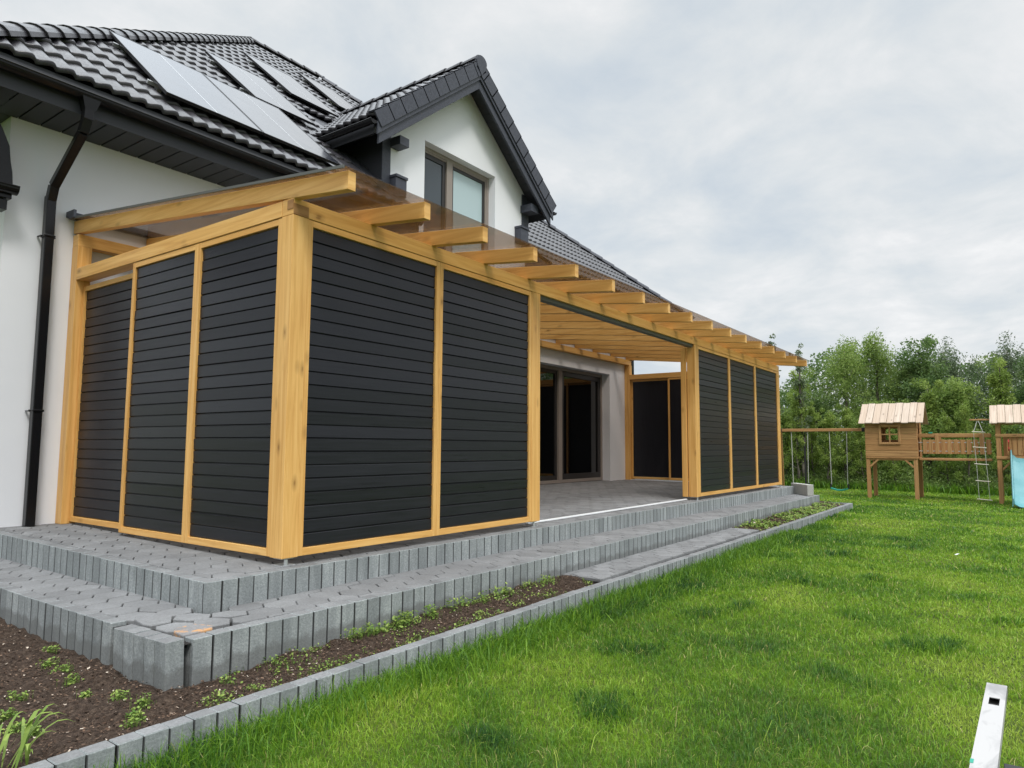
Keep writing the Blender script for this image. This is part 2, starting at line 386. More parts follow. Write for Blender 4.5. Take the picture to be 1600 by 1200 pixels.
def chips(name, x0, x1, y0, y1, n, s0, s1):
    x = rng.uniform(x0, x1, n); y = rng.uniform(y0, y1, n); z = soil_z(x, y)+rng.uniform(.0, .014, n)
    a = rng.uniform(0, 6.28, n); L_ = rng.uniform(s0, s1, n); W = L_*rng.uniform(.25, .7, n); t1 = rng.normal(0, .25, n); t2 = rng.normal(0, .35, n)
    ux = np.stack([np.cos(a), np.sin(a), t1], -1)*L_[:, None]/2; vx = np.stack([-np.sin(a), np.cos(a), t2], -1)*W[:, None]/2
    c = np.stack([x, y, z], -1)
    V = np.stack([c-ux-vx*.6, c+ux*.8-vx, c+ux+vx*.7, c-ux*.7+vx], 1).reshape(-1, 3)
    return V, rng.random(n)**1.5
V1, T1 = chips('', -.6, 2.0, 3.26, 7.5, 34000, .004, .017); V2, T2 = chips('', 2.0, 5.95, 3.26, 3.69, 11000, .004, .016); V3, T3 = chips('', 11.0, 17.9, 3.26, 3.69, 2500, .02, .05)
V = np.vstack([V1, V2, V3]); T = np.concatenate([T1, T2, T3])
o = np_mesh('mulch', V, np.arange(len(V)).reshape(-1, 4), M_chip, tone=T); o['label'] = 'dark bark mulch and wood bits covering the planting bed'; o['category'] = 'mulch'; struct(o, 'stuff')

# ================================================================== PAVING
def terr_z(y): return .0125*max(0, y-4.236)
def clip_poly(P, x0, x1, y0, y1):
    for ax, lim, sg in ((0, x0, 1), (0, x1, -1), (1, y0, 1), (1, y1, -1)):
        out = []
        for i in range(len(P)):
            a, b_ = P[i], P[(i+1) % len(P)]; da, db = sg*(a[ax]-lim), sg*(b_[ax]-lim)
            if da >= 0: out.append(a)
            if (da >= 0) != (db >= 0):
                t = da/(da-db); out.append((a[0]+(b_[0]-a[0])*t, a[1]+(b_[1]-a[1])*t))
        P = out
        if len(P) < 3: return []
    return P
HS = .123
def hex_pave(mb, x0, x1, y0, y1, zf, skip=None, gap=.0035, jit=.0015):
    cs = HS*1.5; rs = HS*math.sqrt(3)
    for i in range(int((x0)/cs)-1, int(x1/cs)+2):
        for j in range(int(y0/rs)-1, int(y1/rs)+2):
            cx, cy = i*cs, j*rs+(rs/2 if i % 2 else 0)
            if skip and skip(cx, cy): continue
            s = HS-gap/.866
            jx, jy, ja = random.gauss(0, .0012), random.gauss(0, .0012), random.gauss(0, .006)
            P = [(cx+jx+s*math.cos(ja+k*math.pi/3), cy+jy+s*math.sin(ja+k*math.pi/3)) for k in range(6)]
            P = clip_poly(P, x0, x1, y0, y1)
            if len(P) < 3: continue
            mx_, my_ = sum(p[0] for p in P)/len(P), sum(p[1] for p in P)/len(P)
            dz = random.gauss(0, jit); sx_, sy_ = random.gauss(0, .0035), random.gauss(0, .0035); tone = random.random()**2
            top = [(mx_+(p[0]-mx_)*.965, my_+(p[1]-my_)*.965, zf(p[1])+dz+sx_*(p[0]-mx_)+sy_*(p[1]-my_)) for p in P]
            rim = [(p[0], p[1], zf(p[1])-.005+dz) for p in P]; bot = [(p[0], p[1], zf(p[1])-.03) for p in P]
            mb.poly(top, None, tone)
            for a in range(len(P)):
                c = (a+1) % len(P); mb.poly([rim[a], rim[c], top[c], top[a]], None, tone); mb.poly([bot[a], bot[c], rim[c], rim[a]], None, tone)
BD = .09   # depth of the upright kerb blocks
UX0, UX1, UY0 = 2.527, 17.0, 4.236
LX0, LX1, LY0 = 2.025, 17.05, 3.692
# upper terrace paving and its bed
mb = MB(); hex_pave(mb, UX0+BD, UX1, UY0+BD, 8.5, terr_z); struct(mb.build('terrace_paving', M_pave))
mb = MB(); mb.poly([(UX0+.02, UY0+.02, -.022), (UX1-.02, UY0+.02, -.022), (UX1-.02, 8.6, .03), (UX0+.02, 8.6, .03)]); struct(mb.build('terrace_joint_bed', M_joint))
# lower step
def loose(cx, cy): return cx < 2.62 and cy < 4.45
mb = MB()
hex_pave(mb, LX0+BD, LX1, LY0+BD, UY0, lambda y: -.18, loose)
hex_pave(mb, LX0+BD, UX0, UY0, 8.6, lambda y: -.18, loose); struct(mb.build('step_paving', M_pave))
mb = MB(); mb.poly([(LX0+.02, LY0+.02, -.206), (LX1-.02, LY0+.02, -.206), (LX1-.02, UY0+.02, -.206), (LX0+.02, UY0+.02, -.206)])
mb.poly([(LX0+.02, UY0+.02, -.206), (UX0+.04, UY0+.02, -.206), (UX0+.04, 8.6, -.206), (LX0+.02, 8.6, -.206)]); struct(mb.build('step_joint_bed', M_joint))
# landing slab in front (third level)
PX0, PX1 = 5.95, 11.0
mb = MB(); hex_pave(mb, PX0+.005, PX1, EY+.10, LY0-.002, lambda y: -.372); struct(mb.build('landing_paving', M_pave))
mb = MB(); mb.box(PX0, PX1, EY+.02, LY0-.004, -.5, -.398, 0); struct(mb.build('landing_joint_bed', M_joint))
def kerbrow(name, a, b_, inward, ztop, zbot, w=.115, d=BD, stag=.0008, ztilt=.0009, skip=None):
    """upright concrete blocks side by side from a to b_ ; inward = unit vector to the paving"""
    mb = MB(); a = Vector((*a, 0)); b_ = Vector((*b_, 0)); Ln = (b_-a).length; u = (b_-a)/Ln; inn = Vector((*inward, 0)); n = max(1, round(Ln/w)); ww = Ln/n
    wob = 0
    for i in range(n):
        wob = wob*.85+random.gauss(0, stag)
        g = .0016 + (.0022 if random.random() < .14 else 0)
        p0 = a+u*(i*ww+g); p1 = a+u*((i+1)*ww-g); o0 = inn*wob; zt = (ztop(i/n) if callable(ztop) else ztop)+random.gauss(0, ztilt)
        lean = random.gauss(0, .0016); tone = random.random()**1.6; c = .0042
        A, B = p0+o0, p1+o0; D_ = inn*d
        # chamfered upright block
        ring0 = [A+u*c, B-u*c, B+inn*c, B+D_, A+D_, A+inn*c]
        lo = [Vector((p.x, p.y, zbot)) for p in ring0]; hi = [Vector((p.x, p.y, zt-.005))+u*lean for p in ring0]
        cen = (A+B+D_)/2; cen = Vector((((A+B)/2+D_/2).x, ((A+B)/2+D_/2).y, zt))
        top = [Vector((cen.x+(p.x-cen.x)*.94, cen.y+(p.y-cen.y)*.94, zt)) for p in hi]
        for k in range(6):
            q = (k+1) % 6; mb.poly([lo[k], lo[q], hi[q], hi[k]], None, tone, (3 if k in (1, 5) else 1 if k in (2, 4) else 0) if not ((i == 0 and k in (4, 5)) or (i == n-1 and k in (1, 2))) else 0); mb.poly([hi[k], hi[q], top[q], top[k]], None, tone)  # chamfers and facing sides coloured dark to imitate shadow in the joints
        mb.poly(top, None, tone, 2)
    # dark bed behind the joints
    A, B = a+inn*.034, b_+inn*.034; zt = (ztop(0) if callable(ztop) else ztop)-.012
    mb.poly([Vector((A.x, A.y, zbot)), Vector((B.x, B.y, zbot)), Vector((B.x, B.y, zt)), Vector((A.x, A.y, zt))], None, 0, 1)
    o = recalc(mb.build(name, [M_kerb, M_joint, M_pave, M_joint_shade])); return struct(o)
kerbrow('terrace_kerb', (UX0, UY0), (UX1, UY0), (0, 1), 0, -.21)
kerbrow('terrace_kerb', (UX0, UY0+BD+.002), (UX0, 8.45), (1, 0), lambda t: .0125*4*t, -.21)
kerbrow('terrace_kerb', (UX1, UY0), (UX1, 8.45), (-1, 0), lambda t: .0125*4*t, -.21)
kerbrow('step_kerb', (LX0+.12, LY0), (LX1, LY0), (0, 1), -.18, -.60)
kerbrow('step_kerb', (LX0+.01, 4.40), (LX0-.01, 8.6), (1, 0), -.18, -.60, stag=.0016)
kerbrow('step_kerb', (LX1, LY0+BD), (LX1, 6.5), (-1, 0), -.18, -.60)
kerbrow('garden_edging', (-2.2, EY), (17.98, EY+.0), (0, 1), EZ, -.70, w=.116, d=.085, stag=.0014, ztilt=.0012)
kerbrow('garden_edging', (17.98, EY+.09), (17.98, 6.5), (-1, 0), EZ, -.70, w=.116, d=.085)
# corner of the lower step has moved outwards: a loose group of kerb blocks and tipped pavers
t_ = thing('loose_kerb_block', 'broken-away corner group of upright grey kerb blocks on the lower step', 'kerb block', (2.0, 3.70, -.5))
mb = MB(); yy = 3.70
for k in range(5):
    wd = .112 if k else .118
    mb.obox((2.0+.052-.002*k, yy+wd/2, -.385+random.gauss(0, .002)), (.104, wd-.009, .42), (R_(-1.2), R_(-1.0), R_(1.5+random.gauss(0, .5))), random.random()**2)
    if k: mb.obox((2.0+.056-.002*k, yy, -.392), (.098, .012, .41), (R_(-1.2), R_(-1.0), R_(1.5)), 0, mi=2)  # thin dark plate imitates the shaded gap between two blocks
    yy += wd
o = mb.build('blocks', [M_kerb, M_pave, M_joint_shade], t_, bevel=.003)
for f in o.data.polygons:
    if f.material_index == 0 and f.normal.z > .8: f.material_index = 1
cs_, rs_ = HS*1.5, HS*math.sqrt(3); nl = 0
for ci in range(10, 16):
    for cj in range(15, 23):
        cx, cy = ci*cs_, cj*rs_+(rs_/2 if ci % 2 else 0)
        if not loose(cx, cy): continue
        s_ = HS*.945; P = [(cx+s_*math.cos(k*math.pi/3), cy+s_*math.sin(k*math.pi/3)) for k in range(6)]
        P = clip_poly(P, LX0+BD+.012, 9, LY0+BD, 99)
        if len(P) >= 3 and cy > UY0-.13: P = clip_poly(P, -9, UX0 if cy > UY0-.02 else 99, -9, 99 if cx < UX0-.03 else UY0)
        if len(P) < 3: continue
        ax_, ay_ = sum(p[0] for p in P)/len(P), sum(p[1] for p in P)/len(P); far = math.hypot(ax_-2.08, ay_-3.95); am = max(.15, 1-far/.75)
        if max(p[0] for p in P)-min(p[0] for p in P) < .07 or max(p[1] for p in P)-min(p[1] for p in P) < .06: continue
        if ci == 11 and cj == 19: continue
        P = [(p[0]-ax_, p[1]-ay_) for p in P]; rusty = (ay_ < 3.93 and ax_ < 2.55 and ax_ > 2.2)
        mb = MB(); n6 = len(P); tn = random.random()**2
        Pt = [(a*.965, b2*.965, 0) for a, b2 in P]; Pr = [(a, b2, -.005) for a, b2 in P]; Pb = [(a, b2, -.065) for a, b2 in P]
        mb.poly(Pt, None, tn)
        for k in range(n6):
            q = (k+1) % n6; mb.poly([Pr[k], Pr[q], Pt[q], Pt[k]], None, tn); mb.poly([Pb[k], Pb[q], Pr[q], Pr[k]], None, tn)
        mb.poly(Pb[::-1], None, tn)
        o = mb.build('paving_stone', M_paver_rust if rusty else M_pave)
        o.location = (ax_+random.gauss(0, .010)*am, ay_+random.gauss(0, .010)*am, -.174+random.gauss(0, .009)*am); o.rotation_euler = (random.gauss(0, .075)*am, random.gauss(0, .075)*am, random.gauss(0, .13)*am)
        tag(o, 'grey hexagonal paver with an orange rust stain near the gap at the broken step corner' if rusty else 'loose unstained grey hexagonal paver lying askew at the broken corner of the lower step', 'paving stone', 'rust-stained pavers' if rusty else 'loose pavers at the broken step corner')
mb = MB(); mb.poly([(2.06, 3.75, -.232), (2.8, 3.75, -.232), (2.8, 4.7, -.232), (2.06, 4.7, -.232)]); struct(mb.build('sand_bed', M_joint))
# sand bed under loose corner
# concrete block on the far end of the lower step
mb = MB(); mb.obox((16.87, 4.02, -.18+.125), (.80, .15, .25), (0, 0, R_(39)), .1)
tag(setorigin(mb.build('concrete_block', M_block, bevel=.012), (16.87, 4.02, -.18)), 'pale concrete kerb block lying on the far end of the lower step', 'concrete block')

# ================================================================== HOUSE
YW = 8.18
house = thing('house', 'white plastered house with dark glazed tile roof and gabled dormer behind the pergola', 'house', (2.52, YW, 0))
EAY, EAZ = 7.536, 4.56; PT = math.tan(R_(40))
HXL, HXR, HYF, HYB = 1.95, 19.3, EAY, 22.7      # eave rectangle
DX0, DX1, DC = 7.62, 11.80, 9.66                # dormer wall
WX0, WX1, WZ0, WZ1 = 8.63, 10.67, 4.30, 6.24
mb = MB()
def quad(mb, a, b_, c, d): mb.poly([a, b_, c, d], None, 0)
def wallq(mb, x0, x1, z0, z1, y): quad(mb, (x0, y, z0), (x1, y, z0), (x1, y, z1), (x0, y, z1))
OX0, OX1, OZ = 11.0, 15.45, 2.69                # terrace door opening
HX1 = 16.45
wallq(mb, 2.52, OX0, -.3, 4.25, YW); wallq(mb, OX0, OX1, OZ, 4.25, YW); wallq(mb, OX1, HX1, -.3, 4.25, YW)
quad(mb, (OX0, YW, 0), (OX0, YW+.32, 0), (OX0, YW+.32, OZ), (OX0, YW, OZ)); quad(mb, (OX1, YW+.32, 0), (OX1, YW, 0), (OX1, YW, OZ), (OX1, YW+.32, OZ)); quad(mb, (OX0, YW, OZ), (OX0, YW+.32, OZ), (OX1, YW+.32, OZ), (OX1, YW, OZ))
quad(mb, (2.52, 22, -.3), (2.52, YW, -.3), (2.52, YW, 4.25), (2.52, 22, 4.25)); quad(mb, (HX1, YW, -.3), (HX1, 22, -.3), (HX1, 22, 4.25), (HX1, YW, 4.25)); quad(mb, (HX1, 22, -.3), (2.52, 22, -.3), (2.52, 22, 4.25), (HX1, 22, 4.25))
# dormer front wall above z 4.25, pentagon with the window opening
RZ = 8.02; DP = (RZ-5.98)/2.56; WZT = lambda x: RZ-.16-abs(x-DC)*DP
wallq(mb, DX0, WX0, 4.25, 6.24, YW) if False else mb.poly([(DX0, YW, 4.25), (WX0, YW, 4.25), (WX0, YW, WZT(WX0)), (DX0, YW, WZT(DX0))])
mb.poly([(WX1, YW, 4.25), (DX1, YW, 4.25), (DX1, YW, WZT(DX1)), (WX1, YW, WZT(WX1))])
mb.poly([(WX0, YW, WZ1), (WX1, YW, WZ1), (WX1, YW, WZT(WX1)), (DC, YW, WZT(DC)), (WX0, YW, WZT(WX0))])
wallq(mb, WX0, WX1, 4.25, WZ0, YW)
D2 = YW+.27
quad(mb, (WX0, YW, WZ0), (WX0, D2, WZ0), (WX0, D2, WZ1), (WX0, YW, WZ1)); quad(mb, (WX1, D2, WZ0), (WX1, YW, WZ0), (WX1, YW, WZ1), (WX1, D2, WZ1)); quad(mb, (WX0, YW, WZ1), (WX0, D2, WZ1), (WX1, D2, WZ1), (WX1, YW, WZ1)); quad(mb, (WX0, D2, WZ0), (WX0, YW, WZ0), (WX1, YW, WZ0), (WX1, D2, WZ0))
mb.build('wall', M_plaster, house)
# soffit boards
mb = MB()
x = 1.98
while x < 19.2:
    if not (7.80 < x+.1 < 11.7): mb.box(x, x+.184, 7.55, YW-.003, 4.215, 4.235, 0)
    x += .2
y = 7.8
while y < 21.5:
    mb.box(1.98, 2.515, y, y+.192, 4.217, 4.232, 0); mb.box(HX1+.005, 19.2, y+.4, y+.592, 4.217, 4.232, 0); y += .2
mb.box(1.97, 19.25, 7.6, 21, 4.245, 4.25, 0) if False else None
mb.build('soffit', M_soffit, house)
mb = MB(); mb.box(1.93, 7.80, 7.525, 7.548, 4.205, 4.50, 0); mb.box(11.70, 19.28, 7.525, 7.548, 4.205, 4.50, 0); mb.box(1.93, 1.953, 7.55, 21.6, 4.205, 4.50, 0)
mb.build('fascia', M_soffit, house)
# tiles
def tile_wave(t):
    t = t % 1.0
    return np.where(t < .80, .12+.88*np.sin(np.pi/2*np.clip(t/.74, 0, 1))**1.3, .12+.88*(.5+.5*np.cos(np.pi*(t-.80)/.20)))
def tile_plane(name, o, ex, sl, L0, slope_len, left, right, m=M_tile, parent=None, pitch=.178, course=.43, seg=8, hole=None, step=.030, amp=.042):
    """o: eave origin, ex: unit along eave, sl: unit up the slope (3d), left(s)/right(s): limits along the eave at slope distance s"""
    o = np.array(o, float); ex = np.array(ex, float); sl = np.array(sl, float); nn = np.cross(ex, sl); nn /= np.linalg.norm(nn)
    if nn[2] < 0: nn = -nn
    nc = int(math.ceil(slope_len/course)); ne = int(L0/pitch*seg)+1
    e = np.arange(ne)*pitch/seg
    Vs = []; Fs = []; base = 0
    w_ = tile_wave(e/pitch)*amp
    for c in range(nc):
        s0 = c*course; s1 = min(slope_len, s0+course)
        rows = [(s0, -.018), (s0, step), (s0+.02, step+.004), (s1, .0)]
        for k, (s, h) in enumerate(rows):
            l, r = left(s), right(s); ee = np.clip(e, l, max(l, r))
            hh = w_+h if k else w_*1.0+h
            sh = 0.012*np.sin(np.pi*np.clip((e/pitch) % 1/.9, 0, 1)) if k in (0, 1, 2) else 0
            Vs.append(o+ex*ee[:, None]+sl*(s-sh if k < 3 else s+0*ee)[..., None]+nn*hh[:, None])
        for k in range(3):
            a = np.arange(ne-1)+base+k*ne
            mid = (e[:-1]+e[1:])/2; s = (rows[k][0]+rows[k+1][0])/2; keep = (mid > left(s)-.03) & (mid < right(s)+.03)
            if hole is not None: keep &= ~hole(mid, s)
            a = a[keep]; Fs.append(np.stack([a, a+1, a+ne+1, a+ne], -1))
        base += 4*ne
    V = np.vstack(Vs); F = np.vstack(Fs)
    off = np.array([0., 0, 0]); p = parent
    while p is not None: off += np.array(p.location); p = p.parent
    ob = np_mesh(name, V-off, F, m, parent=parent)
    me = ob.data
    return ob
c40, s40 = math.cos(R_(40)), math.sin(R_(40))
RY = 15.11; SL = (RY-HYF)/c40
run = lambda s: s*c40
roof_main = tile_plane('roof', (HXL, HYF, EAZ), (1, 0, 0), (0, c40, s40), HXR-HXL, SL, lambda s: run(s), lambda s: HXR-HXL-run(s), parent=house,
    hole=lambda e, s: (e+HXL > 7.80) & (e+HXL < 11.70) & (s*c40 < .66) | ((e+HXL > DX0+.15) & (e+HXL < DX1-.15) & (s*c40 > .6) & (s*c40 < 3.2)))
roof_main.data.polygons.foreach_set('use_smooth', [True]*len(roof_main.data.polygons))
tile_plane('roof', (HXL, HYB, EAZ), (0, -1, 0), (c40, 0, s40), HYB-HYF, SL, lambda s: run(s), lambda s: HYB-HYF-run(s), parent=house, seg=5)
tile_plane('roof', (HXR, HYF, EAZ), (0, 1, 0), (-c40, 0, s40), HYB-HYF, SL, lambda s: run(s), lambda s: HYB-HYF-run(s), parent=house, seg=4)
tile_plane('roof', (HXR, HYB, EAZ), (-1, 0, 0), (0, -c40, s40), HXR-HXL, SL, lambda s: run(s), lambda s: HXR-HXL-run(s), parent=house, seg=4)
# ridge and hip caps: overlapping half-round tapered caps
def caps(mb, a, b_, r=.145, ln=.40, lift=.02):
    a, b_ = Vector(a), Vector(b_); d = (b_-a); Ln = d.length; d.normalize(); side = d.cross(Vector((0, 0, 1))).normalized(); up = side.cross(d)
    n = int(Ln/ln)+1
    for i in range(n):
        p0 = a+d*(i*ln-.03); p1 = a+d*min(Ln, (i+1)*ln+.02)
        prof = []
        for P, rr in ((p0, r*1.12), (p0+d*.03, r*1.12), (p1, r*.92)):
            prof.append([P+side*math.cos(t)*rr*1.05+up*(math.sin(t)*rr*.78-.05+lift) for t in [math.pi*k/8 for k in range(9)]])
        for q in range(2):
            for k in range(8): mb.poly([prof[q][k], prof[q][k+1], prof[q+1][k+1], prof[q+1][k]], None, 0)
        inner = [P-(P-p0).normalized()*.02 for P in prof[0]]
        for k in range(8): mb.poly([inner[k], inner[k+1], prof[0][k+1], prof[0][k]], None, 0)
RZm = EAZ+(RY-HYF)*PT; xl, xr = HXL+(RY-HYF), HXR-(RY-HYF)
mb = MB(); caps(mb, (xl, RY, RZm+.05), (xr, RY, RZm+.05)); caps(mb, (HXL, HYF, EAZ+.06), (xl, RY, RZm+.06)); mb.build('ridge_caps', M_tile, house); mb = MB(); caps(mb, (HXR, HYF, EAZ+.06), (xr, RY, RZm+.06)); mb.build('ridge_caps', M_anth, house)
# underlay beneath the tiles
mb = MB(); dz_ = -.05; rz_ = RZm+dz_; ez_ = EAZ+dz_; pz = lambda y: EAZ+dz_+(y-HYF)*PT
yd_ = 10.2
mb.poly([(HXL+.02, HYF+.03, ez_+.02), (7.79, HYF+.03, ez_+.02), (7.79, YW, pz(YW)), (DX0, YW, pz(YW)), (DX0, yd_, pz(yd_)), (HXL+yd_-HYF, yd_, pz(yd_))]); mb.poly([(11.71, HYF+.03, ez_+.02), (HXR-.02, HYF+.03, ez_+.02), (HXR-yd_+HYF, yd_, pz(yd_)), (DX1, yd_, pz(yd_)), (DX1, YW, pz(YW)), (11.71, YW, pz(YW))])
mb.poly([(HXL+yd_-HYF, yd_, pz(yd_)), (HXR-yd_+HYF, yd_, pz(yd_)), (xr, RY, rz_), (xl, RY, rz_)])
mb.poly([(HXL, HYF, ez_), (xl, RY, rz_), (HXL, HYB, ez_)]); mb.poly([(HXR, HYF, ez_), (HXR, HYB, ez_), (xr, RY, rz_)]); mb.poly([(HXR, HYB, ez_), (HXL, HYB, ez_), (xl, RY, rz_), (xr, RY, rz_)])
mb.poly([(HXL, HYF+.028, 4.3), (7.79, HYF+.028, 4.3), (7.79, HYF+.028, EAZ-.01), (HXL, HYF+.028, EAZ-.01)])
mb.poly([(11.71, HYF+.028, 4.3), (HXR, HYF+.028, 4.3), (HXR, HYF+.028, EAZ-.01), (11.71, HYF+.028, EAZ-.01)])
mb.build('roof_underlay', M_soffit, house)
# main gutter (half-round, open) with lip and downpipe
def gutter(mb, a, b_, out, r=.068):
    a, b_ = Vector(a), Vector(b_); out = Vector(out); n = 10
    pr = [(math.cos(math.pi*(1+k/n)), math.sin(math.pi*(1+k/n))) for k in range(n+1)]
    P = [[q+out*(-c*r)+Vector((0, 0, s_*r)) for c, s_ in pr] for q in (a, b_)]
    P = [[q+out*(c*r)+Vector((0, 0, s_*r)) for c, s_ in pr] for q in (a, b_)]
    for k in range(n): mb.poly([P[0][k], P[1][k], P[1][k+1], P[0][k+1]], None, 0)
    for q in (0, 1): mb.poly(P[q], None, 0)
    lip = [(q+out*(r)+Vector((0, 0, .004))) for q in (a, b_)]; mb.tube(lip, .009, 8)
mb = MB(); gutter(mb, (1.9, 7.455, 4.40), (7.80, 7.455, 4.40), (0, -1, 0)); gutter(mb, (11.70, 7.455, 4.40), (19.3, 7.455, 4.40), (0, -1, 0)); mb.build('gutter', M_gutter, house)
# square downpipe with swan neck
def sqpipe(mb, pts, w):
    for i in range(len(pts)-1):
        a, b_ = Vector(pts[i]), Vector(pts[i+1]); mb.bar(a, b_, w, w, (0, 1, 0), 0)
mb = MB()
P0 = (2.95, 7.46, 4.34); sqpipe(mb, [P0, (2.94, 7.47, 4.14)], .09); sqpipe(mb, [(2.94, 7.465, 4.16), (2.93, 7.52, 4.02), (2.885, 8.02, 3.56), (2.885, 8.075, 3.42)], .084)
sqpipe(mb, [(2.885, 8.085, 3.46), (2.885, 8.085, .02)], .088)
mb.prism([(2.86, 7.40, 4.37), (3.04, 7.40, 4.37), (3.0, 7.42, 4.24), (2.90, 7.42, 4.24)], (0, .1, 0))
for z in (3.02, 1.2): mb.box(2.832, 2.938, 8.03, 8.145, z, z+.025, 0); mb.box(2.812, 2.834, 8.08, 8.175, z+.002, z+.016, 0); mb.box(2.936, 2.958, 8.08, 8.175, z+.002, z+.016, 0)
mb.build('downpipe', M_gutter, house, bevel=.008)
mb = MB(); sqpipe(mb, [(16.52, 8.10, 4.2), (16.52, 8.10, .03)], .10); mb.build('downpipe', M_gutter, house, bevel=.008)
# terrace doors in their recess
YF = YW+.27
mb = MB()
def frame_rect(mb, x0, x1, z0, z1, y0, y1, w, wb=None):
    wb = wb or w
    mb.box(x0, x0+w, y0, y1, z0, z1, 0); mb.box(x1-w, x1, y0, y1, z0, z1, 0); mb.box(x0+w, x1-w, y0, y1, z1-w, z1, 0); mb.box(x0+w, x1-w, y0, y1, z0, z0+wb, 0)
frame_rect(mb, OX0, OX1-.001, .06, OZ-.001, YF-.06, YF+.05, .07); mb.box(13.38, 13.54, YF-.065, YF+.04, .13, OZ-.07, 0)
wd = mb.build('window', M_frame, house, bevel=.004)
mb = MB(); frame_rect(mb, 13.54, 15.37, .13, OZ-.075, YF-.04, YF+.03, .11, .13); frame_rect(mb, 11.08, 13.38, .13, OZ-.075, YF-.02, YF+.03, .08, .10); mb.build('sash', M_framed, wd, bevel=.004)
mb = MB(); mb.box(13.65, 15.26, YF-.004, YF+.004, .26, OZ-.185, 0); mb.box(11.16, 13.30, YF+.01, YF+.018, .23, OZ-.155, 0); mb.build('pane', M_glass, wd)
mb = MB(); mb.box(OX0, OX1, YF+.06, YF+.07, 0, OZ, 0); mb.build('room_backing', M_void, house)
# dormer window
mb = MB(); y0 = YW+.16
frame_rect(mb, WX0+.001, WX1-.001, WZ0, WZ1-.001, y0, y0+.09, .07); frame_rect(mb, WX0+.07, WX1-.07, WZ0+.07, WZ1-.071, y0+.012, y0+.09, .03); mb.box(9.40, 9.56, y0-.004, y0+.07, WZ0+.07, WZ1-.07, 0)
wd = mb.build('window', M_frame, house, bevel=.004)
mb = MB(); frame_rect(mb, WX0+.10, 9.40, WZ0+.10, WZ1-.10, y0+.03, y0+.08, .085); frame_rect(mb, 9.56, WX1-.10, WZ0+.10, WZ1-.10, y0+.03, y0+.08, .06); mb.build('sash', M_framed, wd, bevel=.004)
mb = MB(); mb.box(WX0+.18, 9.32, y0+.05, y0+.056, WZ0+.18, WZ1-.18, 0); mb.build('pane', M_glassb, wd)
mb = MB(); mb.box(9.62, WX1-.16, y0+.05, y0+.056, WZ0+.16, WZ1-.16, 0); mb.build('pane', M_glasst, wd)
mb = MB(); mb.box(9.62, WX1-.40, y0+.049, y0+.0495, WZ0+.16, WZ1-.45, 0) if False else None
# dormer roof
DA = math.atan(DP); cD, sD = math.cos(DA), math.sin(DA); DY0, DY1 = 7.80, 11.75
dslope = 2.56/cD
def vly(s):  # where the dormer slope meets the main roof (distance along y from DY0)
    z = 5.98+s*sD; return max(.3, (z-EAZ)/PT+HYF-DY0)
tile_plane('dormer_roof', (DC-2.56, DY0, 5.98), (0, 1, 0), (cD, 0, sD), 4.4, dslope, lambda s: 0, lambda s: vly(s)+.05, parent=house, seg=6, pitch=.18)
tile_plane('dormer_roof', (DC+2.56, DY0, 5.98), (0, 1, 0), (-cD, 0, sD), 4.4, dslope, lambda s: 0, lambda s: vly(s)+.05, parent=house, seg=6, pitch=.18)
mb = MB(); caps(mb, (DC, DY0+.0, RZ+.05), (DC, 11.65, RZ+.05), r=.13); mb.build('dormer_ridge_caps', M_tile, house)
mb = MB(); pr = [(math.cos(math.pi*k/10)*.15, math.sin(math.pi*k/10)*.12) for k in range(11)]
mb.prism([(DC+a, DY0-.06, RZ+b2+.0) for a, b2 in pr]+[(DC-.13, DY0-.06, RZ-.10), (DC, DY0-.06, RZ-.26), (DC+.13, DY0-.06, RZ-.10)], (0, .05, 0)); mb.build('ridge_end_cap', M_anth, house)
